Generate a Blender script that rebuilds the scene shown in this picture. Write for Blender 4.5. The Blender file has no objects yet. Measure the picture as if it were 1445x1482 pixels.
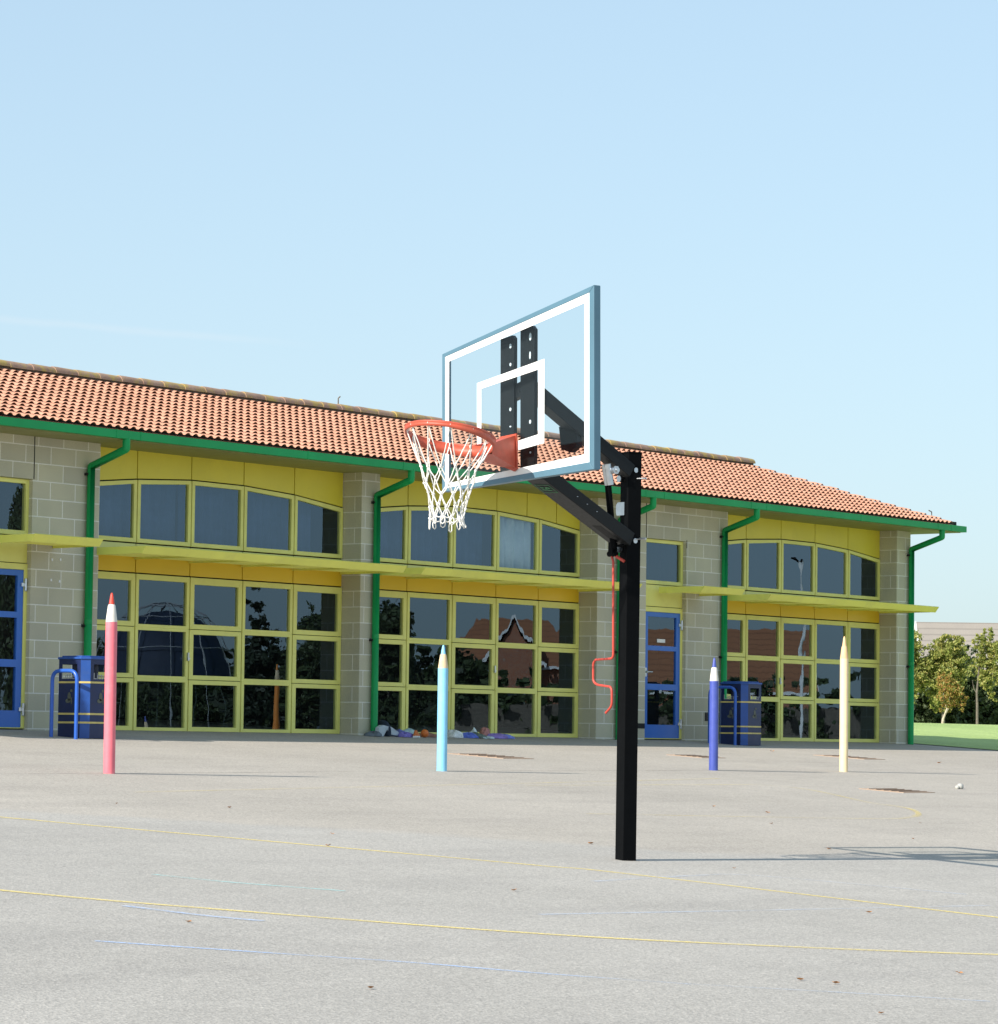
import bpy, math, random
from mathutils import Vector, Matrix
random.seed(7)
R = math.radians
S = bpy.context.scene
COL = S.collection

# ------------------------------------------------------------------ helpers
class MB:
    """collects faces; build() links them as one mesh object with box-projected UVs in metres"""
    def __init__(s): s.v = []; s.f = []; s.sm = []
    def poly(s, pts, smooth=False):
        i = len(s.v); s.v += [tuple(p) for p in pts]; s.f.append(tuple(range(i, i+len(pts)))); s.sm.append(smooth)
    def grid(s, rows, closed=False, smooth=True):
        i = len(s.v); n = len(rows[0])
        for r in rows: s.v += [tuple(p) for p in r]
        for a in range(len(rows)-1):
            for b in range(n if closed else n-1):
                c = (b+1) % n
                s.f.append((i+a*n+b, i+a*n+c, i+(a+1)*n+c, i+(a+1)*n+b)); s.sm.append(smooth)
    def prism(s, base, off, smooth=False):
        """closed prism: polygon base (list of pts) swept by vector off"""
        n = len(base); i = len(s.v)
        b = [Vector(p) for p in base]; o = Vector(off)
        s.v += [tuple(p) for p in b] + [tuple(p+o) for p in b]
        s.f.append(tuple(range(i+n-1, i-1, -1))); s.f.append(tuple(range(i+n, i+2*n))); s.sm += [False, False]
        for k in range(n):
            m = (k+1) % n
            s.f.append((i+k, i+m, i+n+m, i+n+k)); s.sm.append(smooth)
    def box(s, x0, x1, y0, y1, z0, z1):
        s.prism([(x0,y0,z0),(x1,y0,z0),(x1,y1,z0),(x0,y1,z0)], (0,0,z1-z0))
    def beam(s, a, b, side, w, h):
        """box beam from a to b; side = width direction"""
        a = Vector(a); b = Vector(b); d = (b-a).normalized(); sd = Vector(side)
        sd = (sd - d*sd.dot(d)).normalized(); up = d.cross(sd)
        q = [a+sd*w/2*i+up*h/2*j for i, j in ((-1,-1),(1,-1),(1,1),(-1,1))]
        s.prism(q, b-a)
    def frame(s, outer, inner, y0, y1):
        """picture frame: outer / inner = 4 (x,z) points, extruded from y0 to y1"""
        for k in range(4):
            m = (k+1) % 4
            q = [outer[k], outer[m], inner[m], inner[k]]
            s.prism([(p[0], y0, p[1]) for p in q], (0, y1-y0, 0))
    def tube(s, pts, r, n=8, caps=True, closed=False):
        pts = [Vector(p) for p in pts]; N = len(pts); rows = []; prev = None
        for k in range(N):
            if closed: t = pts[(k+1) % N]-pts[k-1]
            else: t = pts[min(k+1, N-1)]-pts[max(k-1, 0)]
            t.normalize()
            if prev is None:
                a = Vector((0,0,1)) if abs(t.z) < .9 else Vector((1,0,0))
                u = t.cross(a).normalized()
            else: u = (prev - t*prev.dot(t)).normalized()
            prev = u; w = t.cross(u); rr = r[k] if isinstance(r, (list, tuple)) else r
            rows.append([pts[k]+u*math.cos(2*math.pi*j/n)*rr+w*math.sin(2*math.pi*j/n)*rr for j in range(n)])
        if closed: rows.append(rows[0])
        s.grid(rows, True)
        if caps and not closed:
            s.poly(rows[0][::-1]); s.poly(rows[-1])
    def lathe(s, prof, n=24, c=(0,0,0)):
        rows = [[(c[0]+r*math.cos(2*math.pi*j/n), c[1]+r*math.sin(2*math.pi*j/n), c[2]+z) for j in range(n)] for r, z in prof]
        s.grid(rows, True)
    def build(s, name, mat=None, parent=None, bevel=0, uv=True, fix=False):
        me = bpy.data.meshes.new(name); me.from_pydata(s.v, [], s.f); me.update()
        me.polygons.foreach_set('use_smooth', s.sm)
        if fix:
            import bmesh
            bm = bmesh.new(); bm.from_mesh(me); bmesh.ops.recalc_face_normals(bm, faces=bm.faces); bm.to_mesh(me); bm.free()
        if uv:
            L = me.uv_layers.new(name='UVMap').data
            for p in me.polygons:
                nx, ny, nz = (abs(c) for c in p.normal)
                for li in p.loop_indices:
                    x, y, z = s.v[me.loops[li].vertex_index]
                    L[li].uv = (x, z) if ny >= nx and ny >= nz else ((y, z) if nx >= nz else (x, y))
        o = bpy.data.objects.new(name, me); COL.objects.link(o)
        if mat: me.materials.append(mat)
        if parent: o.parent = parent
        if bevel:
            b = o.modifiers.new('bevel', 'BEVEL'); b.width = bevel; b.segments = 2; b.limit_method = 'ANGLE'
        return o

def build_each(mb, name, mat, parent, bevel=0):
    """links every connected piece of mb as an object of its own"""
    par = list(range(len(mb.v)))
    def find(a):
        while par[a] != a: par[a] = par[par[a]]; a = par[a]
        return a
    for f in mb.f:
        for q in f[1:]: par[find(q)] = find(f[0])
    groups = {}
    for f, sm in zip(mb.f, mb.sm): groups.setdefault(find(f[0]), []).append((f, sm))
    for fs in groups.values():
        p = MB(); ix = {}
        for f, sm in fs:
            for q in f:
                if q not in ix: ix[q] = len(p.v); p.v.append(mb.v[q])
            p.f.append(tuple(ix[q] for q in f)); p.sm.append(sm)
        p.build(name, mat, parent, bevel)

def empty(name, loc=(0,0,0), rz=0):
    o = bpy.data.objects.new(name, None); COL.objects.link(o); o.location = loc; o.rotation_euler = (0,0,rz); return o
def tag(o, label, cat, group=None, kind=None):
    o['label'] = label; o['category'] = cat
    if group: o['group'] = group
    if kind: o['kind'] = kind
    return o
def struct(o): o['kind'] = 'structure'; return o
def copy_tree(o, parent=None):
    c = o.copy(); COL.objects.link(c); c.parent = parent
    for ch in o.children: copy_tree(ch, c)
    return c
def fillet(pts, r, n=5):
    """rounds the inner corners of a polyline"""
    P = [Vector(p) for p in pts]; out = [P[0]]
    for k in range(1, len(P)-1):
        a, b, c = P[k-1], P[k], P[k+1]
        u = (a-b); w = (c-b); d = min(r, u.length*.48, w.length*.48)
        p0 = b+u.normalized()*d; p1 = b+w.normalized()*d
        for j in range(n+1):
            t = j/n; out.append(p0*(1-t)**2+b*2*t*(1-t)+p1*t*t)
    return out+[P[-1]]

# ------------------------------------------------------------------ materials
class NT:
    def __init__(s, name):
        s.m = bpy.data.materials.new(name); s.m.use_nodes = True; s.t = s.m.node_tree
        s.b = s.t.nodes['Principled BSDF']; s.out = s.t.nodes['Material Output']
    def n(s, typ, **kw):
        x = s.t.nodes.new('ShaderNode'+typ)
        for k, v in kw.items():
            if k.startswith('i_'): x.inputs[k[2:].replace('_', ' ')].default_value = v
            else: setattr(x, k, v)
        return x
    def l(s, a, b): s.t.links.new(a, b)
    def coord(s, which='Object', scale=None):
        c = s.n('TexCoord').outputs[which]
        if scale:
            m = s.n('Mapping'); m.inputs['Scale'].default_value = scale; s.l(c, m.inputs[0]); c = m.outputs[0]
        return c
    def noise(s, c, scale, detail=3, rough=.55):
        x = s.n('TexNoise'); x.inputs['Scale'].default_value = scale; x.inputs['Detail'].default_value = detail
        x.inputs['Roughness'].default_value = rough; s.l(c, x.inputs['Vector']); return x.outputs['Fac']
    def ramp(s, f, stops):
        x = s.n('ValToRGB'); e = x.color_ramp.elements
        while len(e) < len(stops): e.new(.5)
        for el, (p, c) in zip(e, stops):
            el.position = p; el.color = (*c, 1) if len(c) == 3 else c
        s.l(f, x.inputs[0]); return x.outputs[0]
    def mix(s, f, a, b, mode='MIX'):
        x = s.n('Mix', data_type='RGBA', blend_type=mode)
        for sock, v in ((x.inputs[0], f), (x.inputs[6], a), (x.inputs[7], b)):
            if isinstance(v, (int, float)): sock.default_value = v
            elif isinstance(v, tuple): sock.default_value = (*v, 1) if len(v) == 3 else v
            else: s.l(v, sock)
        return x.outputs[2]
    def bump(s, h, strength=.3, dist=.01):
        x = s.n('Bump'); x.inputs['Strength'].default_value = strength; x.inputs['Distance'].default_value = dist
        s.l(h, x.inputs['Height']); s.l(x.outputs[0], s.b.inputs['Normal']); return x.outputs[0]

def paint(name, col, rough=.45, var=.12, scale=6, metal=0, spec=.5, dirt=None):
    """painted / coated surface with slight tonal and gloss variation"""
    t = NT(name); c = t.coord('Object'); f = t.noise(c, scale, 4)
    a = tuple(x*(1-var) for x in col); b = tuple(min(1, x*(1+var)) for x in col)
    k = t.ramp(f, [(.3, a), (.7, b)])
    if dirt:
        g = t.noise(c, 2.3, 6, .7); k = t.mix(t.ramp(g, [(.52, (0,0,0)), (.75, (dirt[1],)*3)]), k, dirt[0])
    t.l(k, t.b.inputs['Base Color'])
    r = t.n('MapRange'); r.inputs['To Min'].default_value = max(.02, rough-.08); r.inputs['To Max'].default_value = min(1, rough+.1)
    t.l(t.noise(c, scale*3, 2), r.inputs[0]); t.l(r.outputs[0], t.b.inputs['Roughness'])
    t.b.inputs['Metallic'].default_value = metal; t.b.inputs['Specular IOR Level'].default_value = spec
    return t.m

M = {}
# concrete blocks, laid in half bond
t = NT('buff_blockwork'); uv = t.n('UVMap').outputs[0]
br = t.n('TexBrick', offset=.5, squash=1); br.inputs['Scale'].default_value = 1
br.inputs['Brick Width'].default_value = .45; br.inputs['Row Height'].default_value = .225; br.inputs['Mortar Size'].default_value = .008
br.inputs['Mortar Smooth'].default_value = .2; br.inputs['Bias'].default_value = 0
br.inputs['Color1'].default_value = (.585,.55,.40,1); br.inputs['Color2'].default_value = (.505,.475,.365,1); br.inputs['Mortar'].default_value = (.80,.78,.71,1)
t.l(uv, br.inputs['Vector'])
c = t.coord('Object')
spk = t.noise(c, 120, 3, .7); big = t.noise(c, 1.3, 4)
k = t.mix(.55, br.outputs['Color'], t.ramp(spk, [(.35, (.55,.55,.55)), (.65, (1.3,1.3,1.3))]), 'MULTIPLY')
k = t.mix(.6, k, t.ramp(big, [(.3, (.82,.82,.80)), (.7, (1.12,1.10,1.04))]), 'MULTIPLY')
t.l(k, t.b.inputs['Base Color']); t.b.inputs['Roughness'].default_value = .92
h = t.n('Math', operation='MULTIPLY_ADD'); t.l(br.outputs['Fac'], h.inputs[0]); h.inputs[1].default_value = -1; t.l(spk, h.inputs[2])
t.bump(h.outputs[0], .5, .004); M['block'] = t.m

M['frame'] = paint('yellow_green_frame', (.82,.78,.21), .42, .06, 2, 0, .5, ((.55,.50,.17), .35))
M['clad'] = paint('yellow_cladding', (.76,.64,.055), .38, .07, .8, 0, .5, ((.60,.50,.06), .35))
M['bounceclad'] = paint('bounce_tinted_cladding', (.86,.58,.030), .38, .05, .8)  # cladding colour warmed and brightened to carry bounce from the sunlit ground
M['upperspandrel'] = paint('pale_upper_spandrel', (.70,.70,.24), .40, .05, .8)  # paler tone for the part of the same panel above the canopy
M['canopy'] = paint('lime_canopy_metal', (.86,.84,.16), .40, .07, 1.5, 0, .5, ((.62,.58,.18), .4))
M['green'] = paint('green_coated_metal', (.005,.315,.085), .42, .10, 2, 0, .3)
M['soffit'] = paint('soffit_board', (.25,.24,.085), .55, .08, 1)
M['black'] = paint('black_backing', (.010,.010,.010), .8, .1)
M['door'] = paint('blue_door_paint', (.035,.155,.56), .35, .06, 2)
M['steel'] = paint('brushed_steel', (.62,.64,.66), .32, .08, 20, 1)
M['dark'] = paint('dark_interior', (.03,.028,.026), .9, .2, 1)
M['white'] = paint('white_paint', (.80,.80,.78), .5, .04)
M['post'] = paint('black_powder_coat', (.0030,.0034,.0040), .62, .15, 12, 0, .06)
M['armgreen'] = paint('dark_arm_coat', (.0055,.007,.008), .45, .15, 12, 0, .25)
M['alu'] = paint('blue_grey_aluminium', (.085,.175,.235), .42, .06, 4, 0)
M['orange'] = paint('orange_rim_paint', (.47,.080,.042), .48, .12, 14, 0, .5, ((.40,.16,.09), .5))
M['crank'] = paint('red_crank_paint', (.48,.055,.035), .45, .08, 20)
M['hole'] = paint('bright_hole', (.62,.72,.78), .4, .05)
M['greyrope'] = paint('grey_rope', (.30,.31,.33), .8, .1, 30)
M['cord'] = paint('white_net_cord', (.78,.76,.70), .85, .08, 60)
M['binblue'] = paint('navy_bin_plastic', (.006,.017,.080), .40, .10, 5, 0, .5, ((.05,.06,.09), .4))
M['binpost'] = paint('blue_bin_corner', (.016,.075,.31), .40, .10, 5, 0, .5, ((.10,.14,.22), .4))
M['rail'] = paint('blue_rail_paint', (.025,.11,.48), .32, .08, 8)
M['gold'] = paint('gold_band', (.62,.50,.16), .4, .1, 10)
M['letter'] = paint('grey_lettering', (.32,.33,.36), .6, .1, 10)
M['green_sticker'] = paint('green_sticker', (.03,.16,.06), .5, .1, 40)
M['wood'] = paint('bare_wood', (.66,.52,.33), .75, .15, 18, 0, .3, ((.45,.33,.20), .5))
M['curtain'] = paint('navy_curtain', (.06,.10,.19), .95, .25, 3)
M['lightcurtain'] = paint('pale_blue_curtain', (.78,.92,1.0), .95, .15, 5)

# rusty drain cover
t = NT('rusty_iron'); c = t.coord('Object'); w = t.n('TexWave', wave_type='BANDS'); w.inputs['Scale'].default_value = 5; t.l(c, w.inputs[0])
t.l(t.mix(t.noise(c, 9), (.34,.235,.165), (.44,.33,.25)), t.b.inputs['Base Color']); t.b.inputs['Roughness'].default_value = .9
t.bump(w.outputs['Fac'], .8, .01); M['rust'] = t.m

# clay tiles
def tile_mat(name, a, b, lich):
    t = NT(name); c = t.coord('Object')
    k = t.mix(t.ramp(t.noise(c, 2.2, 5), [(.35, (0,0,0)), (.65, (1,1,1))]), a, b)
    k = t.mix(.5, k, t.ramp(t.noise(c, 30, 4), [(.3, (.75,.75,.75)), (.7, (1.2,1.2,1.2))]), 'MULTIPLY')
    cell = t.n('TexWhiteNoise', noise_dimensions='3D'); mp = t.n('Mapping'); mp.inputs['Scale'].default_value = (1/.147, 1/.132, 0)
    sn = t.n('VectorMath', operation='FLOOR'); t.l(c, mp.inputs[0]); t.l(mp.outputs[0], sn.inputs[0]); t.l(sn.outputs[0], cell.inputs[0])
    k = t.mix(.45, k, t.ramp(cell.outputs[0], [(0, (.84,.81,.80)), (1, (1.12,1.11,1.1))]), 'MULTIPLY')
    if lich: k = t.mix(t.ramp(t.noise(c, 4.5, 6, .7), lich[0]), k, lich[1])
    t.l(k, t.b.inputs['Base Color']); t.b.inputs['Roughness'].default_value = .85
    t.bump(t.noise(c, 60, 3), .3, .004); return t.m
M['tile'] = tile_mat('terracotta_tile', (.59,.29,.180), (.67,.345,.225), ([(.66, (0,0,0)), (.80, (.5,.5,.5))], (.48,.33,.18)))
M['ridge'] = tile_mat('lichened_ridge_tile', (.30,.19,.135), (.40,.265,.19), ([(.47, (0,0,0)), (.60, (.9,.9,.9))], (.46,.34,.09)))

def ior(t, fr, n):
    """same reflectance from both sides of a pane"""
    m_ = t.n('MapRange'); m_.inputs['To Min'].default_value = n; m_.inputs['To Max'].default_value = 1/n
    t.l(t.n('NewGeometry').outputs['Backfacing'], m_.inputs[0]); t.l(m_.outputs[0], fr.inputs['IOR'])
# window glass: dark float glass, faintly wavy so that reflections ripple
t = NT('window_glass'); t.t.nodes.remove(t.b)
c = t.coord('Object', (1,1,.7)); bp = t.n('Bump'); bp.inputs['Strength'].default_value = 1; bp.inputs['Distance'].default_value = .00042
t.l(t.noise(c, 2.6, 1.5, .4), bp.inputs['Height'])
fr = t.n('Fresnel'); ior(t, fr, 2.0)
gl = t.n('BsdfGlossy'); gl.inputs['Roughness'].default_value = 0; gl.inputs['Color'].default_value = (.58,.78,1,1); t.l(bp.outputs[0], gl.inputs['Normal'])
tr = t.n('BsdfTransparent'); tr.inputs['Color'].default_value = (.66,.70,.74,1)
mx = t.n('MixShader'); t.l(fr.outputs[0], mx.inputs[0]); t.l(tr.outputs[0], mx.inputs[1]); t.l(gl.outputs[0], mx.inputs[2]); t.l(mx.outputs[0], t.out.inputs[0])
M['glass'] = t.m
# clear backboard glass
t = NT('clear_backboard_glass'); t.t.nodes.remove(t.b)
fr = t.n('Fresnel'); ior(t, fr, 1.25); gl = t.n('BsdfGlossy'); gl.inputs['Roughness'].default_value = .02
tr = t.n('BsdfTransparent'); tr.inputs['Color'].default_value = (.97,.985,.985,1)
mx = t.n('MixShader'); t.l(fr.outputs[0], mx.inputs[0]); t.l(tr.outputs[0], mx.inputs[1]); t.l(gl.outputs[0], mx.inputs[2]); t.l(mx.outputs[0], t.out.inputs[0])
M['clear'] = t.m

# playground asphalt
t = NT('worn_asphalt'); c = t.coord('Object')
k = t.ramp(t.noise(c, .22, 6, .6), [(.3, (.365,.345,.312)), (.7, (.420,.397,.360))])
k = t.mix(.55, k, t.ramp(t.noise(c, 2.1, 5, .65), [(.3, (.91,.91,.91)), (.7, (1.07,1.07,1.07))]), 'MULTIPLY')
vo = t.n('TexVoronoi'); vo.inputs['Scale'].default_value = 75; t.l(c, vo.inputs['Vector'])
k = t.mix(.75, k, t.ramp(vo.outputs['Color'], [(0, (.72,.72,.72)), (.5, (1,1,1)), (1, (1.3,1.29,1.27))]), 'MULTIPLY')
k = t.mix(.7, k, t.ramp(t.noise(c, 38, 4, .75), [(.3, (.68,.68,.68)), (.72, (1.28,1.28,1.27))]), 'MULTIPLY')
st = t.noise(t.coord('Object', (.25,1,1)), .9, 6, .65)
k = t.mix(.6, k, t.ramp(st, [(.36, (.88,.88,.89)), (.5, (1,1,1))]), 'MULTIPLY')
# an older, more beige lay of tarmac towards the school
sx = t.n('SeparateXYZ'); t.l(c, sx.inputs[0]); ad = t.n('Math', operation='ADD'); t.l(sx.outputs[0], ad.inputs[0]); t.l(sx.outputs[1], ad.inputs[1])
wv = t.n('Math', operation='MULTIPLY_ADD'); t.l(t.noise(c, .35, 5, .6), wv.inputs[0]); wv.inputs[1].default_value = 4.5; t.l(ad.outputs[0], wv.inputs[2])
mr = t.n('MapRange'); mr.inputs['From Min'].default_value = -23.1; mr.inputs['From Max'].default_value = -22.4; t.l(wv.outputs[0], mr.inputs[0])
k = t.mix(mr.outputs[0], k, t.mix(1, k, (1.03,.995,.955), 'MULTIPLY'))
# gum and oil spots
vs = t.n('TexVoronoi'); vs.inputs['Scale'].default_value = 1.1; t.l(c, vs.inputs['Vector'])
k = t.mix(t.ramp(vs.outputs['Distance'], [(.018, (.45,)*3), (.034, (0,)*3)]), k, (.20,.19,.18))
oi = t.noise(c, .6, 6, .75)
k = t.mix(t.ramp(oi, [(.62, (0,)*3), (.74, (.22,)*3)]), k, (.22,.21,.20))
t.l(k, t.b.inputs['Base Color']); t.b.inputs['Roughness'].default_value = .95; t.b.inputs['Specular IOR Level'].default_value = .25
hh = t.n('Math', operation='ADD'); t.l(vo.outputs['Distance'], hh.inputs[0]); t.l(t.noise(c, 60, 4), hh.inputs[1])
t.bump(hh.outputs[0], .35, .006); M['asphalt'] = t.m

def worn(name, col, cover, scale=1.3, low=.12):
    """thin paint or chalk on the asphalt, rubbed away in places"""
    t = NT(name); c = t.coord('Object'); t.b.inputs['Base Color'].default_value = (*col, 1); t.b.inputs['Roughness'].default_value = .9
    a = t.ramp(t.noise(c, scale, 4, .65), [(.34, (cover*low,)*3), (.60, (cover,)*3)])
    a = t.mix(1, a, t.ramp(t.noise(c, 55, 3, .7), [(.38, (.25,)*3), (.58, (1,)*3)]), 'MULTIPLY')
    t.l(a, t.b.inputs['Alpha']); return t.m
M['yellowline'] = worn('worn_yellow_paint', (.88,.70,.22), .88, .8, .55)
M['yellowfaint'] = worn('faded_yellow_paint', (.80,.66,.28), .5, 1.3, .3)
M['bluechalk'] = worn('blue_chalk', (.46,.62,.92), .75)
M['bluefaint'] = worn('faint_blue_chalk', (.55,.63,.76), .5)
M['cyanchalk'] = worn('turquoise_chalk', (.44,.80,.78), .7)
M['pinkchalk'] = worn('faint_pink_chalk', (.66,.50,.48), .28)
M['darkline'] = worn('dark_ground_line', (.12,.115,.11), .75)
M['seam'] = worn('faint_seam', (.27,.26,.25), .5, 3)

# lawn
t = NT('mown_grass'); c = t.coord('Object')
k = t.ramp(t.noise(c, .35, 6, .6), [(.3, (.31,.43,.14)), (.7, (.40,.52,.19))])
k = t.mix(.7, k, t.ramp(t.noise(c, 14, 4, .8), [(.3, (.6,.62,.55)), (.7, (1.4,1.35,1.2))]), 'MULTIPLY')
t.l(k, t.b.inputs['Base Color']); t.b.inputs['Roughness'].default_value = .9; t.bump(t.noise(c, 30, 4), .8, .04); M['lawn'] = t.m

def leaf_mat(name, cols, trans=.35):
    t = NT(name); g = t.n('NewGeometry').outputs['Random Per Island']
    k = t.ramp(g, [(i/(len(cols)-1), q) for i, q in enumerate(cols)])
    t.l(k, t.b.inputs['Base Color']); t.b.inputs['Roughness'].default_value = .6
    tl = t.n('BsdfTranslucent'); t.l(k, tl.inputs[0]); mx = t.n('MixShader'); mx.inputs[0].default_value = trans
    t.l(t.b.outputs[0], mx.inputs[1]); t.l(tl.outputs[0], mx.inputs[2]); t.l(mx.outputs[0], t.out.inputs[0]); return t.m
M['leafA'] = leaf_mat('olive_leaves', [(.14,.18,.040), (.25,.29,.065), (.38,.39,.10), (.46,.40,.12)])
M['leafB'] = leaf_mat('autumn_leaves', [(.15,.19,.03), (.30,.30,.06), (.42,.28,.07), (.44,.20,.07)])
M['leafD'] = leaf_mat('dark_leaves', [(.030,.048,.022), (.055,.085,.030), (.085,.115,.042)], .15)
M['leafC'] = leaf_mat('conifer_needles', [(.022,.036,.020), (.038,.055,.028)], .1)
M['bark'] = paint('pale_bark', (.42,.36,.27), .9, .3, 12)
M['darkbark'] = paint('grey_bark', (.14,.12,.095), .9, .3, 12)
M['dryleaf'] = paint('dry_leaf', (.36,.17,.065), .8, .3, 30)
# brick and house roofs
t = NT('orange_brick'); uv = t.n('UVMap').outputs[0]; br = t.n('TexBrick'); br.inputs['Scale'].default_value = 1
for a, b in (('Brick Width', .225), ('Row Height', .075), ('Mortar Size', .006)): br.inputs[a].default_value = b
br.inputs['Color1'].default_value = (.40,.15,.07,1); br.inputs['Color2'].default_value = (.32,.11,.055,1); br.inputs['Mortar'].default_value = (.36,.30,.25,1)
t.l(uv, br.inputs[0]); t.l(br.outputs[0], t.b.inputs[0]); t.b.inputs['Roughness'].default_value = .9; M['brick'] = t.m
def house_roof(name, a, b):
    t = NT(name); c = t.coord('Object'); w = t.n('TexWave', wave_type='BANDS', bands_direction='Z', wave_profile='SAW'); w.inputs['Scale'].default_value = .95
    w.inputs['Distortion'].default_value = .15; t.l(c, w.inputs[0])
    k = t.mix(t.noise(c, .9, 6, .7), a, b); k = t.mix(.8, k, t.ramp(w.outputs['Fac'], [(0, (.62,.62,.62)), (.3, (1,1,1))]), 'MULTIPLY')
    t.l(k, t.b.inputs[0]); t.b.inputs['Roughness'].default_value = .9; t.bump(w.outputs['Fac'], .6, .05); return t.m
M['roofgrey'] = house_roof('grey_brown_house_tiles', (.24,.215,.195), (.31,.275,.24))
M['roofred'] = house_roof('brown_house_tiles', (.30,.12,.06), (.38,.17,.08))
M['winglass'] = paint('house_window_glass', (.03,.04,.05), .1, .1)

# ------------------------------------------------------------------ the ground
def gz(y):
    if y > 8: return .48+.0045*(y-8)
    if y < -34: return -2.04
    return .06*y
ys = [-900, -300, -120, -60, -34, -20, -8, 0, 8, 30, 60, 120, 300, 900]
b = MB(); b.grid([[(x, y, gz(y)) for x in (-900, -200, -60, 0, 60, 200, 900)] for y in ys], smooth=False)
struct(b.build('playground', M['asphalt'], uv=False))
b = MB(); b.grid([[(x, y, gz(y)+.012) for x in (20.72 if y < 3.2 else 3., 40, 90, 200, 800)] for y in [-34, -8, -3, 0, 3.1, 3.3, 8, 30, 60, 120, 300, 800]], smooth=False)
struct(b.build('lawn', M['lawn'], uv=False))

def strip(name, pts, w, mat, dz=.0025):
    """a painted line lying on the ground"""
    P = [Vector((p[0], p[1], 0)) for p in pts]; fine = []
    for k in range(len(P)-1):
        n = max(1, int((P[k+1]-P[k]).length/.6))
        fine += [P[k].lerp(P[k+1], j/n) for j in range(n)]
    fine.append(P[-1]); rows = []
    for k, p in enumerate(fine):
        d = (fine[min(k+1, len(fine)-1)]-fine[max(k-1, 0)]).normalized(); s = Vector((-d.y, d.x, 0))*w/2
        rows.append([(q.x, q.y, gz(q.y)+dz) for q in (p-s, p+s)])
    m = MB(); m.grid(rows, smooth=False); return struct(m.build(name, mat, uv=False))
def curve(pts, n=8):
    """Catmull-Rom through the given points"""
    P = [pts[0]]+list(pts)+[pts[-1]]; out = []
    for k in range(1, len(P)-2):
        for j in range(n):
            t = j/n; q = []
            for a in (0, 1):
                p0, p1, p2, p3 = (P[k+i][a] for i in (-1, 0, 1, 2))
                q.append(.5*(2*p1+(p2-p0)*t+(2*p0-5*p1+4*p2-p3)*t*t+(3*p1-p0-3*p2+p3)*t**3))
            out.append(q)
    return out+[pts[-1]]
strip('court_line', curve([(-13.65,-11.2),(-13.45,-12.6),(-12.763,-15.2),(-12.34,-16.82),(-12.19,-17.45),(-12.31,-20.53),(-12.5,-24)]), .075, M['yellowline'])
strip('court_line', curve([(-18.6,-14.5),(-18.124,-17.195),(-17.6,-18.55),(-16.76,-20.136),(-15.908,-21.073),(-14.821,-21.955),(-12.6,-23.4)]), .075, M['yellowline'], .0035)
strip('court_line', [(-15.4,-11.4),(-13.35,-12.7)], .05, M['yellowfaint'], .003)
strip('court_circle', curve([(-2.74,-9.41),(1.041,-9.365),(1.9,-9.45),(1.75,-10.2),(.236,-11.914),(-.084,-12.545),(-1.024,-13.275),(-1.792,-13.634),(-2.806,-13.698),(-6.238,-12.794)]), .06, M['yellowfaint'])
strip('court_circle', curve([(.1,-12.2),(-.3,-12.75),(-1.024,-13.275),(-1.5,-13.5)]), .06, M['yellowfaint'], .0045)
strip('court_line', [(-9.5,-10.1),(-2.2,-9.1),(2.5,-8.4)], .06, M['yellowfaint'])
strip('chalk_line', curve([(-19.7,-19.5),(-19.287,-20.139),(-18.8,-20.878),(-18.528,-21.465),(-18.136,-22.124)]), .05, M['bluechalk'])
strip('chalk_line', curve([(-18.136,-22.124),(-17.6,-22.75),(-17.18,-23.29)]), .05, M['bluefaint'])
strip('chalk_line', curve([(-18.079,-18.159),(-18.03,-18.72),(-17.91,-19.073)]), .07, M['bluechalk'], .005)
strip('chalk_line', curve([(-16.209,-16.627),(-16.087,-17.2),(-15.758,-17.858)]), .06, M['cyanchalk'])
strip('chalk_line', curve([(-13.094,-17.859),(-11.766,-17.757),(-11.097,-17.913),(-10.721,-19.438)]), .06, M['bluefaint'])
strip('chalk_line', curve([(-15.719,-19.354),(-13.782,-19.677),(-11.44,-20.037)]), .06, M['bluefaint'])
strip('ground_line', [(-14,-7.93),(-7.44,-7.80),(-1.5,-7.30),(4.44,-7.02),(7.31,-7.16),(14,-7.55)], .030, M['darkline'])  # thin dark line on the asphalt through the pencil feet

# ------------------------------------------------------------------ the school building
W = 1.06305; BAYS = [0.0, 5.7191, 14.64194]; ZH, ZS, ZT = 2.087, 2.485, 3.712
ARCH = [3.235, 3.338, 3.397, 3.393, 3.336, 3.219]
PF = -.35
school = empty('school_building', (0,0,0))
tag(school, 'long single-storey block school with a terracotta tiled hip roof, green gutter and yellow glazed bays', 'building')
# walls
DOORS = [(-2.37, -1.217), (12.343, 13.455)]
w_ = MB()
def wall(x0, x1, z0=-.3, z1=3.74, y0=PF, y1=.16): w_.box(x0, x1, y0, y1, z0, z1)
wall(-9, DOORS[0][0]); wall(DOORS[0][1], 0); wall(5*W, BAYS[1]); wall(BAYS[1]+5*W, DOORS[1][0]); wall(DOORS[1][1], BAYS[2])
wall(BAYS[2]+5*W, 20.42)
for d0, d1 in DOORS: wall(d0, d1, 3.17)
w_.box(20.20, 20.417, .16, 3.30, -.3, 3.74); w_.box(-9, 20.20, 3.0, 3.297, -.3, 3.74)
w_.build('wall', M['block'], school)
b = MB(); b.box(-9, 20.19, 2.95, 2.99, -.1, 3.7); b.box(-9, 20.19, .17, 2.95, -.1, -.02); b.box(-9, 20.19, .17, 2.95, 3.62, 3.69)
for x in (-.6, 5.5, 12.9): b.box(x-.06, x+.06, .18, 2.94, -.02, 3.6)
b.box(20.12, 20.19, .17, 2.95, -.02, 3.62)
for x in (-1.217, 13.455): b.box(x-.006, x-.001, PF+.15, .165, 0, 3.16)
for x in (5*W, BAYS[1]+5*W, BAYS[2]+5*W): b.box(x-.006, x-.001, .055, .165, 0, 3.6)
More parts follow.
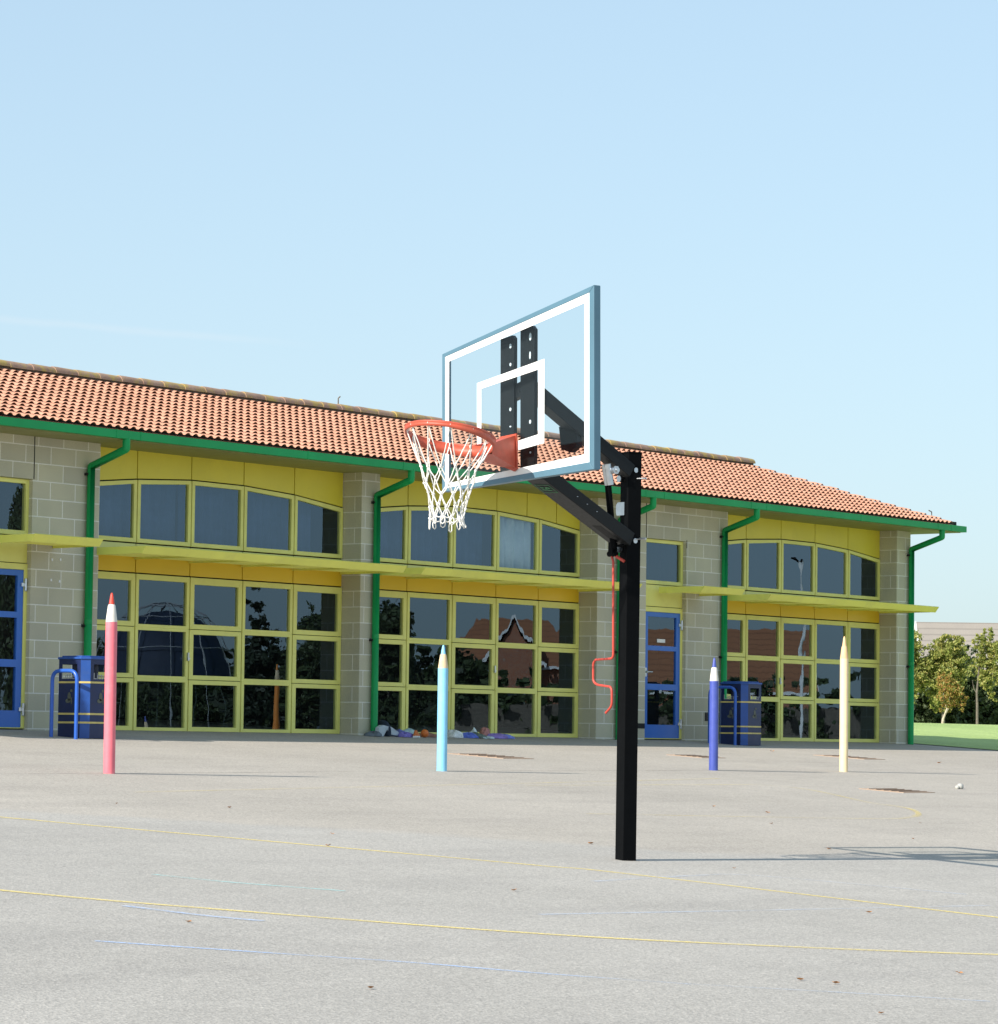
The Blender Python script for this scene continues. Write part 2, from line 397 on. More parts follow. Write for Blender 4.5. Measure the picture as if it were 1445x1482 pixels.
b.build('interior', M['dark'], school)
b = MB(); b.box(12.1, 12.34, PF-.006, PF-.002, .16, .24)
for k in range(5): b.box(14.02+.045*k, 14.05+.045*k, PF-.006, PF+.0, .30, .44)
build_each(b, 'air_vent', M['black'], school)
b = MB()
for x, z in ((-.85,2.16),(-.70,2.17),(-.86,1.90),(-.71,1.89)): b.lathe([(0,0),(.018,.0),(.012,.012),(0,.014)], 8, (0,0,0)); 
b = MB()
for x, z in ((-.85,2.16),(-.70,2.17),(-.86,1.90),(-.71,1.89)): b.box(x-.014, x+.014, PF-.012, PF, z-.016, z+.016)
build_each(b, 'filler_plug', M['white'], school)

b = MB(); b.box(-1.205, -1.193, PF-.004, PF+.01, 3.17, 3.72); b.box(12.33, 12.342, PF-.004, PF+.01, 3.17, 3.72); b.box(13.46, 13.472, PF-.004, PF+.01, 3.06, 3.19)
build_each(b, 'movement_joint', M['black'], school)
# yellow glazed bays
JT = .009
for bi, x0 in enumerate(BAYS):
    X = [x0+W*j for j in range(6)]
    b = MB(); b.box(X[0], X[5], .03, .05, ZH-.1, ZS+.05)
    for j in range(5): b.prism([(X[j],.03,ARCH[j]-.05),(X[j+1],.03,ARCH[j+1]-.05),(X[j+1],.03,3.74),(X[j],.03,3.74)], (0,.02,0))
    for j in range(6): b.box(X[j]-.02, X[j]+.02, .012, .03, 0, 3.5)
    b.build('backing_frame', M['black'], school)
    c_ = MB()
    cuts = list(X)
    if bi == 1: cuts = X[:4]+[x0+3.71*W, x0+4.42*W, X[5]]
    az = lambda x: ARCH[min(4, int((x-x0)/W+1e-6))]+(ARCH[min(5, int((x-x0)/W+1e-6)+1)]-ARCH[min(4, int((x-x0)/W+1e-6))])*((x-x0)/W-min(4, int((x-x0)/W+1e-6)))
    for a, e in zip(cuts[:-1], cuts[1:]):
        ks = [a+JT]+[x for x in X if a+.02 < x < e-.02]+[e-JT]
        low = [(x, -.006, az(x)+JT) for x in ks]
        c_.prism(low+[(e-JT,-.006,3.735),(a+JT,-.006,3.735)], (0,.034,0))
    build_each(c_, 'cladding', M['clad'], school)
    for nm, mt_, za, zb_ in (('bounce_tinted_spandrel', 'bounceclad', ZH+JT, 2.325), ('upper_spandrel', 'upperspandrel', 2.331, ZS-JT)):  # one panel cut in two tones; ground bounce is painted into the lower
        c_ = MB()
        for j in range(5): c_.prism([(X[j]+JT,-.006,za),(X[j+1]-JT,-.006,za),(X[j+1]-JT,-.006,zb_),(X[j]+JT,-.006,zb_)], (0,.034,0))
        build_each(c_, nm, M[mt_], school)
    for j in range(5):
        a, e = X[j]+JT, X[j+1]-JT; f = .056
        z0, zl, zr = ZS+JT, ARCH[j]-JT, ARCH[j+1]-JT
        outer = [(a,z0),(e,z0),(e,zr),(a,zl)]; inner = [(a+f,z0+f),(e-f,z0+f),(e-f,zr-f),(a+f,zl-f)]
        m = MB(); m.frame(outer, inner, -.018, .045); wf = m.build('window', M['frame'], school, .003)
        m = MB(); m.poly([(p[0], .012, p[1]) for p in inner]); m.build('pane', M['glass'], wf)
        # full-height glazed panel below
        D = j % 2 == 0; fx = .078 if D else .055
        rows = [(.06,.632),(.757,1.308),(1.446,1.984)] if D else [(.045,.655),(.735,1.335),(1.415,2.005)]
        m = MB(); zb = .0
        edges = [zb]+[(rows[i][1]+rows[i+1][0])/2 for i in (0, 1)]+[ZH-JT]
        for i, (r0, r1) in enumerate(rows):
            g = .004 if D else 0
            m.frame([(a,edges[i]+g*(i > 0)),(e,edges[i]+g*(i > 0)),(e,edges[i+1]-g*(i < 2)),(a,edges[i+1]-g*(i < 2))], [(a+fx,r0),(e-fx,r0),(e-fx,r1),(a+fx,r1)], -.018 if i != 1 else -.016, .045)
        gp = m.build('glazed_panel', M['frame'], school, .003)
        for r0, r1 in rows:
            m = MB(); m.poly([(a+fx,.012,r0),(e-fx,.012,r0),(e-fx,.012,r1),(a+fx,.012,r1)]); m.build('pane', M['glass'], gp)
        if (bi, j) in ((0, 1), (1, 2), (2, 1)):
            m = MB(); m.box(e-.035, e-.012, -.045, -.018, .95, 1.06); m.box(e-.05, e-.005, -.055, -.04, .97, .99); m.build('handle', M['steel'], gp)

# doors with the small windows above
for di, (d0, d1) in enumerate(DOORS):
    y = PF+.08; fr_ = .058
    m = MB(); m.frame([(d0,0),(d1,0),(d1,2.09),(d0,2.09)], [(d0+fr_,.012),(d1-fr_,.012),(d1-fr_,2.012),(d0+fr_,2.012)], y-.02, y+.06)
    m.box(d0, d1, y-.008, y+.03, 2.10, 2.44)
    df = m.build('door_frame', M['frame'], school, .003)
    m = MB(); m.box(d0, d1, y+.031, y+.05, 2.08, 2.5); m.build('shadow_gap', M['black'], df)
    a, e = d0+fr_+.004, d1-fr_-.004
    m = MB(); rows = [(.24,.80),(.90,1.44),(1.55,1.90)] if False else [(.225,.775),(.87,1.40),(1.475,1.935)]
    cz = [.014]+[(rows[i][1]+rows[i+1][0])/2 for i in (0, 1)]+[2.008]
    for i, (r0, r1) in enumerate(rows): m.frame([(a,cz[i]),(e,cz[i]),(e,cz[i+1]),(a,cz[i+1])], [(a+.10,r0),(e-.10,r0),(e-.10,r1),(a+.10,r1)], y-.012, y+.035)
    dr = m.build('door', M['door'], school)
    for r0, r1 in rows:
        m = MB(); m.poly([(a+.10,y+.01,r0),(e-.10,y+.01,r0),(e-.10,y+.01,r1),(a+.10,y+.01,r1)]); m.build('pane', M['glass'], dr)
    m = MB(); m.box(a+.03, a+.06, y-.06, y-.012, 1.04, 1.07); m.tube([(a+.045,y-.06,1.055),(a+.16,y-.065,1.055)], .011); m.box(a+.02, a+.07, y-.016, y-.012, .98, 1.12)
    m.build('handle', M['steel'], dr)
    for z in (.22, 1.80):
        m = MB(); m.box(e-.045, e+.05, y-.03, y-.012, z, z+.045); m.tube([(e+.022,y-.034,z-.05),(e+.022,y-.034,z+.10)], .017, 8); m.box(e+.01, e+.06, y-.026, y-.014, z-.06, z-.01); m.box(e+.01, e+.06, y-.026, y-.014, z+.055, z+.10)
        m.build('hinge', M['steel'], dr)
    if di == 1:
        m = MB(); m.box(a+.38, a+.60, y+.004, y+.008, 1.53, 1.585); pl = m.build('notice', M['white'], dr)
    z0, z1 = 2.45, 3.165
    m = MB(); m.frame([(d0,z0),(d1,z0),(d1,z1),(d0,z1)], [(d0+.055,z0+.06),(d1-.055,z0+.06),(d1-.055,z1-.055),(d0+.055,z1-.055)], y-.02, y+.05); wf = m.build('window', M['frame'], school, .003)
    m = MB(); m.poly([(d0+.055,y+.012,z0+.06),(d1-.055,y+.012,z0+.06),(d1-.055,y+.012,z1-.055),(d0+.055,y+.012,z1-.055)]); m.build('pane', M['glass'], wf)

# lean canopies of slanted metal over the bays and doors
def canopy(x0, x1, z, yi, yo=-1.2):
    root = MB()
    root.prism([(x0,yo+.045,z-.055),(x0,yo-.028,z+.040),(x0,yo-.010,z+.048),(x0,yo+.070,z-.045)], (x1-x0,0,0))
    c_ = root.build('canopy', M['canopy'], school)
    m = MB()
    for x in (x0+.004, x1-.026):
        m.prism([(x,yi,z-.055),(x,yi,z+.045),(x,yo-.008,z+.043),(x,yo+.073,z-.050)], (.022,0,0))
    build_each(m, 'end_plate', M['canopy'], c_)
    m = MB(); n = 9
    for k in range(n):
        y = yi+(yo+.08-yi)*(k+.5)/n
        m.prism([(x0+.026,y-.05,z-.020),(x0+.026,y+.045,z+.022),(x0+.026,y+.049,z+.014),(x0+.026,y-.046,z-.028)], (x1-x0-.052,0,0))
    m.build('louvre', M['canopy'], c_)
    m = MB(); k = max(1, round((x1-x0)/1.06))
    for j in range(1, k):
        x = x0+(x1-x0)*j/k; m.box(x-.012, x+.012, yo+.07, yi, z-.050, z-.030)
    if k > 1: build_each(m, 'rib', M['canopy'], c_)
    m = MB()
    for yy in (yi-.02, yi-.11): m.lathe([(0,0),(.011,0),(.009,.006),(0,.007)], 8)
    m = MB(); m.box(x0-.008, x0, yi-.16, yi-.005, z-.05, z+.042); m.build('bracket', M['canopy'], c_)
for x0 in BAYS: canopy(x0-.035, x0+5*W-.035, 2.318, -.02)
for d0, d1 in DOORS: canopy(d0+.35, d1+.40, 2.362, PF-.003)

# roof: courses of rolled clay tiles
XE0, XE1, YE, ZE, SL, RUN, NR, PITCH = -9.0, 20.80, -1.05, 3.868, .455, .132, 14, .147
nrm = Vector((0,-SL,1)).normalized()
m = MB(); rng = random.Random(3)
for r in range(NR):
    xe = XE1-3.80*(r+.35)/NR; nc = int((xe-XE0)/PITCH); xe = XE1-PITCH*round((XE1-xe)/PITCH); nc = int((xe-XE0)/PITCH); x0 = xe-nc*PITCH
    rows = [[], [], []]
    for cidx in range(nc):
        jz = rng.uniform(-.0015, .0015); jx = rng.uniform(-.004, .004)
        for q in range(9):
            fx = q/8; x = x0+(cidx+fx)*PITCH+jx; u = (fx-.13)/.74
            roll = math.sin(math.pi*u)**.85 if 0 < u < 1 else 0
            for k, (tt, base, hgt) in enumerate(((-.16, .0055, .034), (.45, .003, .017), (1.06, 0, .001))):
                yy = YE+(r+tt)*RUN; p = Vector((x, yy, ZE+SL*(r+tt)*RUN))+nrm*(base+jz+hgt*roll); rows[k].append(p)
    m.grid(rows)
YR = YE+NR*RUN; ZR = ZE+SL*NR*RUN; XR = XE1-3.80
m.poly([(XE0,YE+.02,ZE-.03),(XE1-.05,YE+.02,ZE-.03),(XR,YR,ZR-.03),(XE0,YR,ZR-.03)])
YB = 2*YR-YE
m.poly([(XE1-.05,YE+.02,ZE-.03),(XE1-.05,YB,ZE-.03),(XR,YR,ZR-.03)]); m.poly([(XE0,YB,ZE-.03),(XE1-.05,YB,ZE-.03),(XR,YR,ZR-.03),(XE0,YR,ZR-.03)])
roof = m.build('roof', M['tile'], school, uv=False)
m = MB(); x = XE0
while x < XR+.02:
    x1 = min(x+.42, XR+.12); rows = []
    dz = rng.uniform(-.006, .006)
    for k, (xx, rr) in enumerate(((x-.015,.092),(x+.05,.094),(x1-.06,.086),(x1+.02,.083))):
        rows.append([(xx, YR+rr*1.05*math.cos(a), ZR+.012+dz+rr*math.sin(a)) for a in [math.pi*j/10 for j in range(11)]])
    m.grid(rows); m.poly(rows[0]); m.poly(rows[-1]); x += .42
m.build('ridge', M['ridge'], roof, uv=False)
m = MB(); m.box(XE0, XR+.05, YR-.05, YR+.05, ZR-.06, ZR+.055); m.build('ridge_sky_blocker', M['darkbark'], roof)  # dark box added under the ridge so no sky shows through the tiles
m = MB(); m.tube([(6.12,YR,ZR+.10),(6.12,YR,ZR+.19),(6.16,YR,ZR+.22)], .010, 6); m.tube([(20.55,YE+.35,ZE+.08),(20.55,YE+.35,ZE+.20),(20.45,YE+.35,ZE+.22)], .010, 6)
build_each(m, 'roof_spike', M['darkbark'], school)
# gutter and soffit
m = MB(); m.box(-9, 21.13, -1.075, -1.0, 3.727, 3.832); m.box(21.055, 21.13, -1.0, YB, 3.727, 3.832)
gut = m.build('gutter', M['green'], school, .004)
m = MB()
for x in (-.45, -.0, 3.3, 5.36, 5.8, 11.3, 11.8, 14.25, 14.7, 17.6, 20.15, 20.6): m.box(x-.012, x+.012, -1.079, -1.0, 3.723, 3.836)
build_each(m, 'gutter_joint', M['green'], gut)
m = MB(); m.box(-9, 20.9, -1.0, -.98, 3.74, 3.90); m.box(20.80, 20.9, -.98, YB, 3.74, 3.90); m.build('fascia', M['black'], school)
m = MB(); segs = [-9, -6, -3, -1.25, -.06, 1.06, 2.13, 3.19, 4.25, 5.32, 6.78, 7.85, 8.91, 9.97, 11.03, 12.5, 14.6, 15.7, 16.77, 17.83, 18.9, 19.96, 21.05]
for a, e in zip(segs[:-1], segs[1:]): m.box(a+.004, e-.004, -.998, PF+.34, 3.715, 3.733)
m.box(20.42, 21.05, PF+.34, YB, 3.715, 3.733); build_each(m, 'soffit', M['soffit'], school)
# downpipes
for x, full in ((-.229,1), (5.586,1), (11.55,1), (14.466,1), (20.352,1)):
    m = MB(); m.tube(fillet([(x,-1.03,3.75),(x,-1.03,3.60),(x,PF-.065,3.40),(x,PF-.065,-.03)], .008, 2), .051, 16)
    dp = m.build('downpipe', M['green'], school)
    for z in (3.28, 1.32):
        m = MB(); m.box(x-.062, x+.058, PF-.05, PF, z, z+.035); m.tube([(x-.062,PF-.065,z+.017),(x-.08,PF-.065,z+.017)], .012, 6); m.build('pipe_clip', M['black'], dp)
    m = MB(); m.tube([(x,PF-.065,1.36),(x,PF-.065,1.42)], .053, 14); m.tube([(x,-1.03,3.62),(x,-1.03,3.735)], .053, 4); m.build('pipe_collar', M['green'], dp)

# curtains behind the upper windows
def curtain(x0, x1, z0, z1, y, mat, label, amp=.03):
    m = MB(); n = int((x1-x0)/.03); ph = random.random()*6
    row = []
    for k in range(n+1):
        x = x0+(x1-x0)*k/n; row.append((x, y+amp*(math.sin(x*31+ph+1.5*math.sin(x*5))+.4*math.sin(x*77+ph))))
    m.grid([[(p[0], p[1], z) for p in row] for z in (z0, z1)])
    o = m.build('curtain', mat, uv=False); s_ = o.modifiers.new('cloth_thickness', 'SOLIDIFY'); s_.thickness = .003
    return tag(o, label, 'curtain', 'curtains behind the upper windows')
curtain(BAYS[1]+3.02*W, BAYS[1]+3.98*W, 2.46, 3.45, .10, M['lightcurtain'], 'pale blue curtain filling one upper window right of the basketball net')
curtain(.45, 2.1, 2.2, 3.5, .24, M['curtain'], 'dark blue curtain in the upper windows at the left end of the leftmost glazed bay')
curtain(2.2, 4.9, 2.2, 3.5, .28, M['curtain'], 'dark blue curtain in the upper windows at the right end of the leftmost glazed bay')
curtain(BAYS[1]+.3, BAYS[1]+3.0*W, 2.2, 3.5, .26, M['curtain'], 'dark blue curtain in the upper windows behind the basketball net')

# ------------------------------------------------------------------ giant pencils
def pencil(x, y, h, body, tipc, bodyname, label, wood=None, dia=.115, tl=.114, wl=.172, lean=0):
    o = empty('pencil_bollard', (x, y, gz(y)-.0)); tag(o, label, 'bollard', 'giant pencil bollards on the playground')
    r = dia/2; zb = h-tl-wl
    m = MB(); m.lathe([(r*1.02,-.06),(r*1.02,.0),(r,.02),(r,zb-.01),(r*.985,zb)], 16); m.lathe([(r*.985,zb),(r*.55,zb+wl*.02)], 16); m.build('shaft', body, o)
    m = MB(); rw = r*.50; m.lathe([(r*.99,zb-.004),(r*.97,zb+.012),(rw+.008,h-tl-.012),(rw,h-tl)], 16); m.build('sharpened_wood', wood or M['wood'], o)
    m = MB(); m.lathe([(rw,h-tl-.001),(rw*.55,h-.03),(r*.15,h-.004),(0,h)], 16); m.build('lead', tipc, o)
    o.rotation_euler = (0, lean, 0); return o
pk = paint('pink_red_paint', (.78,.17,.21), .45, .07, 7, 0, .5, ((.86,.42,.42), .45)); rd = paint('red_lead_paint', (.66,.06,.035), .45, .1, 9)
lb = paint('sky_blue_paint', (.24,.58,.80), .45, .06, 7, 0, .5, ((.55,.72,.80), .45)); db = paint('royal_blue_paint', (.060,.088,.37), .35, .08, 7, 0, .5, ((.20,.24,.50), .45))
cr = paint('cream_paint', (.84,.66,.40), .5, .06, 7, 0, .5, ((.70,.52,.30), .35)); crw = paint('cream_wood', (.76,.50,.26), .6, .1, 9); og = paint('orange_paint', (.75,.25,.04), .45, .08, 7)
ww = paint('white_washed_wood', (.74,.70,.62), .6, .12, 9)
pencil(-7.441, -7.781, 1.80, pk, rd, 'pink', 'tall pink pencil bollard with a red tip and white sharpened end, before the litter bin', ww, .117, .117, .175, R(-.35))
pencil(-1.503, -7.289, 1.435, lb, lb, 'blue', 'short sky blue pencil bollard with bare wood under its tip, before the toys', None, .118, .105, .16)
pencil(4.44, -7.0, 1.44, db, db, 'navy', 'short royal blue pencil bollard with dark blue tip beside the blue door', ww, .118, .125, .175)
pencil(7.313, -7.161, 1.815, cr, crw, 'cream', 'tall cream pencil bollard with pale tip standing farthest right', crw, .115, .13, .17)
pencil(14.1, -8.85, 1.8, og, og, 'orange', 'tall orange pencil bollard seen mirrored in the glazing', None)
pencil(20.06, -17.64, 1.43, db, db, 'navy', 'short dark blue pencil bollard seen mirrored in the glazing', None)

# ------------------------------------------------------------------ litter bins and hoop rails
def text_mesh(name, body, size, mat, parent, mw, shear=0):
    cu = bpy.data.curves.new(name, 'FONT'); cu.body = body; cu.size = size; cu.align_x = 'CENTER'; cu.extrude = .0015
    tmp = bpy.data.objects.new(name, cu); COL.objects.link(tmp)
    bpy.context.view_layer.update()
    me = bpy.data.meshes.new_from_object(tmp.evaluated_get(bpy.context.evaluated_depsgraph_get()))
    bpy.data.objects.remove(tmp); o = bpy.data.objects.new(name, me); COL.objects.link(o); me.materials.clear(); me.materials.append(mat)
    o.parent = parent; o.matrix_local = mw; return o
def bin_(x, y, label):
    o = empty('litter_bin', (x, y, gz(y)-.01)); tag(o, label, 'litter bin', 'litter bins against the school wall'); o.scale = (1,1,.88)
    h, c_, H = .27, .085, 1.10
    def oct_(h, c_): return [(-h+c_,-h),(h-c_,-h),(h,-h+c_),(h,h-c_),(h-c_,h),(-h+c_,h),(-h,h-c_),(-h,-h+c_)]
    m = MB(); P = oct_(h, c_); z0, z1, z2 = .0, .83, 1.03
    for k in range(8):
        a, e = P[k], P[(k+1) % 8]
        if k % 2 == 0:  # flat side with the opening cut out
            A = Vector((*a, 0)); E = Vector((*e, 0)); q0 = A.lerp(E, .16); q1 = A.lerp(E, .84); up = Vector((0,0,1))
            m.poly([A, E, E+up*z1, A+up*z1]); m.poly([A+up*z1, q0+up*z1, q0+up*z2, A+up*z2]); m.poly([q1+up*z1, E+up*z1, E+up*z2, q1+up*z2])
            m.poly([A+up*z2, E+up*z2, E+up*H, A+up*H])
    m.poly([(p[0]*.96,p[1]*.96,.80) for p in P])
    m.build('body', M['binblue'], o)
    m = MB()
    for k in (1, 3, 5, 7):
        a, e = P[k], P[(k+1) % 8]; m.prism([(a[0]*1.004,a[1]*1.004,0),(e[0]*1.004,e[1]*1.004,0),(e[0]*.93,e[1]*.93,0),(a[0]*.93,a[1]*.93,0)], (0,0,H))
    m.build('corner_post', M['binpost'], o)
    m = MB(); m.prism([(p[0],p[1],H) for p in oct_(h+.015, c_+.006)], (0,0,.030)); m.prism([(p[0],p[1],H+.03) for p in oct_(h-.03, c_-.01)], (0,0,.02)); m.build('lid', M['binpost'], o, .006)
    for z in (.765, .325, .205):
        m = MB(); Q = oct_(h+.004, c_+.0015); I = oct_(h-.002, c_-.001)
        for k in range(8):
            n = (k+1) % 8; m.prism([(*Q[k],z),(*Q[n],z),(*I[n],z),(*I[k],z)], (0,0,.026))
        m.build('gold_band', M['gold'], o)
    for rz, loc in ((-90, (-h-.003,0,.825)), (0, (0,-h-.003,.825))):
        text_mesh('lettering', 'Litter', .125, M['letter'], o, Matrix.Translation(Vector(loc)) @ Matrix.Rotation(R(rz), 4, 'Z') @ Matrix.Rotation(R(90), 4, 'X'))
        m = MB(); T = Matrix.Translation(Vector((loc[0]*1.0, loc[1], 0))) @ Matrix.Rotation(R(rz), 4, 'Z')
        # little figure emblem: head and bent body
        for cx, cz_, rx, rz_ in ((.035,.66,.022,.022), (.0,.58,.030,.060), (-.02,.52,.045,.030), (.04,.52,.012,.05)):
            m.poly([T @ Vector((cx+rx*math.cos(a), 0, cz_+rz_*math.sin(a))) for a in [2*math.pi*j/12 for j in range(12)]])
        m.build('emblem', paint('dull_gold', (.10,.11,.085), .6, .1, 10) if 'dull' not in M else M['dull'], o)
    m = MB(); m.box(-h+.05, h-.05, -.01, .01, .80, 1.06); m.build('inner_divider', M['binblue'], o)
    return o
bin_(-1.62, -1.74, 'navy litter bin with gold bands beside the far left downpipe, behind the pink pencil')
bin_(13.70, -1.25, 'navy litter bin with gold bands right of the blue door, behind the royal blue pencil')
def rail(x, y0, y1, h, label):
    o = MB(); yc = (y0+y1)/2
    o.tube(fillet([(0,y0-yc,-.08),(0,y0-yc,h),(0,y1-yc,h),(0,y1-yc,-.08)], .13, 8), .024, 12)
    e = o.build('bike_rail', M['rail']); e.location = (x, yc, gz(yc)); return tag(e, label, 'rail', 'tube rails beside the bins')
rail(-2.17, -1.72, -2.14, .82, 'bent blue tube rail standing before the left litter bin')
rl = rail(13.30, -.93, -1.42, .90, 'bent blue tube rail half hidden behind the royal blue pencil')

# ------------------------------------------------------------------ basketball hoop
hoop = empty('basketball_hoop', (-11.007,-16.637,-.998), math.atan2(-.96346,-.26778))
tag(hoop, 'black post basketball hoop with a clear backboard, orange rim and white net', 'basketball hoop')
BD = 1.1
def L3(u, d, z): return Vector((u, -d, z))
# square post, turned a little against the board
m = MB(); a0 = R(-8); pw = .059
q = [Vector((i*pw*math.cos(a0)-j*pw*math.sin(a0), i*pw*math.sin(a0)+j*pw*math.cos(a0), -.25)) for i, j in ((-1,-1),(1,-1),(1,1),(-1,1))]
m.prism(q, (.022,.0,3.345)); post = m.build('post', M['post'], hoop, .005)
m = MB(); q2 = [Vector((v.x*1.06+.022, v.y*1.06, 3.093)) for v in q]; m.prism(q2, (0,0,.012)); m.build('post_cap', M['post'], post, .004)
# backboard: frame, glass and painted lines, all in the board's own plane
def pl(pts, d): return [L3(p[0], d, p[1]) for p in pts]
BO = [(-.945,3.854),(.927,4.207),(.951,2.860),(-.920,2.789)]
GI = [(-.908,3.829),(.871,4.156),(.893,2.916),(-.885,2.817)]
GL = [(-.858,3.790),(.812,4.084),(.832,2.975),(-.841,2.854)]
m = MB()
for k in range(4):
    n = (k+1) % 4; m.prism([L3(p[0], BD, p[1]) for p in (BO[k], BO[n], GI[n], GI[k])], (0,.062,0))
board = m.build('backboard', M['alu'], hoop, .004)
m = MB(); m.prism(pl(GI, BD-.008), (0,.012,0)); m.build('glass', M['clear'], board, fix=True)
def ring4(o, i, d, t=.003):
    m = MB()
    for k in range(4):
        n = (k+1) % 4; m.prism([L3(p[0], d, p[1]) for p in (o[k], o[n], i[n], i[k])], (0,t,0))
    return m
ring4(GI, GL, BD-.004).build('border_line', M['white'], board)
ring4([(-.493,3.595),(.341,3.714),(.349,3.088),(-.480,2.998)], [(-.439,3.549),(.267,3.640),(.276,3.157),(-.429,3.063)], BD-.004).build('target_square', M['white'], board)
# two drilled steel mounting plates behind the glass
def plate(pts, holes, d):
    m = MB(); m.prism(pl(pts, d), (0,.03,0)); o = m.build('mounting_plate', M['armgreen'], hoop)
    m = MB()
    for u, z, w, h in holes: m.prism([L3(u+w*math.cos(a), d+.002, z+h*math.sin(a)) for a in [2*math.pi*j/10 for j in range(10)]], (0,.034,0))
    build_each(m, 'bolt_hole', M['hole'], o)
plate([(-.316,3.921),(-.172,3.940),(-.146,3.917),(-.135,3.196),(-.136,2.93),(-.30,2.92)], [(-.19,3.86,.013,.018),(-.187,3.72,.011,.013),(-.181,3.38,.012,.014),(-.178,3.25,.011,.006)], BD-.09)
plate([(-.069,3.967),(.075,3.991),(.105,3.962),(.121,2.90),(-.049,2.90)], [(.055,3.91,.014,.030),(.055,3.77,.010,.030),(.066,3.27,.012,.016),(.072,3.04,.010,.008)], BD-.09)
m = MB(); m.beam(L3(-.20,BD-.13,3.50), L3(.06,BD-.13,3.56), (0,1,0), .05, .11); m.build('cross_bar', M['armgreen'], hoop)
# arms
def arm(a, e, w, h, mat): m = MB(); m.beam(a, e, (1,0,0), w, h); return m.build('arm', mat, hoop, .005)
up_arm = arm(L3(.018,.03,2.955), L3(-.03,BD-.12,3.555), .125, .105, M['armgreen'])
low_arm = arm(L3(-.02,.04,2.44), L3(.135,BD-.10,2.885), .205, .105, M['armgreen'])
# green-lettered sticker under the lower arm
d_ = (L3(.135,BD-.10,2.885)-L3(-.02,.04,2.44)).normalized(); sx = (Vector((1,0,0))-d_*d_.x).normalized(); nn = d_.cross(sx)
if nn.z > 0: nn = -nn
cc = L3(-.02,.04,2.44)+d_*.92+nn*.0545
m = MB()
for (a, e, c1, e1) in ((-.075,.075,-.06,-.055),(-.075,.075,.055,.06),(-.075,-.07,-.055,.055),(.07,.075,-.055,.055)):
    m.prism([cc+sx*a+d_*c1, cc+sx*e+d_*c1, cc+sx*e+d_*e1, cc+sx*a+d_*e1], nn*.002)
rg = random.Random(5)
for k in range(16):
    a = rg.uniform(-.05,.03); c1 = rg.uniform(-.035,.02); m.prism([cc+sx*a+d_*c1, cc+sx*(a+.022)+d_*c1, cc+sx*(a+.02)+d_*(c1+.012), cc+sx*a+d_*(c1+.010)], nn*(.002+.0001*k))
m.build('sticker', M['green_sticker'], low_arm)
m = MB(); c0 = L3(-.02,.04,2.44)
m.prism([c0+sx*-.03+d_*.10+nn*.0525, c0+sx*.06+d_*.10+nn*.0525, c0+sx*.06+d_*.32+nn*.0525, c0+sx*-.03+d_*.32+nn*.0525], nn*.0012); m.build('slot', M['black'], low_arm)
m = MB()
for t_ in (.45,.57,.69):
    p = c0+d_*t_+sx*.103; m.lathe([(0,0),(.007,.0),(.006,.004),(0,.005)], 6, p)
for p in (L3(.075,.0,2.965), L3(.075,.0,2.425)): m.tube([p+Vector((-.012,0,0)), p+Vector((.008,0,0))], .020, 10)
for p in (L3(.07,-.01,2.90), L3(.075,-.01,2.44)): m.tube([p+Vector((-.005,0,0)), p+Vector((.085,.03,0))], .008, 8)
for p in (L3(-.03,.065,2.90), L3(-.02,.065,2.36)): m.tube([p, p+Vector((0,-.015,0))], .026, 10)
build_each(m, 'bolt', M['steel'], post)
m = MB(); m.prism([L3(-.06,.066,2.62), L3(.03,.066,2.62), L3(.03,.066,2.72), L3(-.05,.066,2.72), L3(-.07,.066,2.70), L3(-.07,.066,2.64)], (0,-.006,0)); m.build('maker_plate', M['steel'], post)
# lifting bracket and screw strut
m = MB(); zz = 3.20
m.prism([L3(-.10,.56,3.27), L3(.03,.50,3.25), L3(.05,.50,3.12), L3(.0,.53,3.07), L3(-.07,.56,3.10)], (0,-.05,0)); m.build('bracket', M['armgreen'], up_arm)
m = MB(); m.tube([L3(.030,.25,2.985), L3(-.021,.13,2.37)], .026, 12); st = m.build('strut', M['post'], hoop)
m = MB(); m.tube([L3(.030,.25,3.00), L3(.029,.219,2.842)], .037, 12); m.build('sleeve', M['steel'], st)
m = MB(); m.tube([L3(.0,.21,2.955), L3(.10,.19,2.955)], .018, 10); m.tube([L3(.06,.2,2.955), L3(.09,.2,2.955)], .033, 6); m.build('pivot_bolt', M['steel'], st)
m = MB(); m.beam(L3(-.03,.13,2.41), L3(-.045,.12,2.325), (1,0,0), .05, .05); m.tube([L3(-.05,.13,2.385), L3(.06,.10,2.385)], .010, 8); m.tube([L3(-.09,.12,2.325), L3(.0,.12,2.325)], .022, 8); m.build('gear_joint', M['post'], hoop)
CR = [(-.071,2.35),(-.053,2.302),(-.036,2.269),(-.023,1.527),(-.242,1.52),(-.267,1.493),(-.265,1.356),(-.222,1.329),(-.053,1.312),(-.036,1.286),(-.034,1.165),(-.109,1.113)]
m = MB(); m.tube(fillet([L3(u, .12, z) for u, z in CR], .035, 4), .0095, 10); m.tube(fillet([L3(-.03,.12,2.32), L3(.0,.11,2.30), L3(.05,.08,2.265)], .02, 3), .012, 8); m.build('crank_handle', M['crank'], hoop)
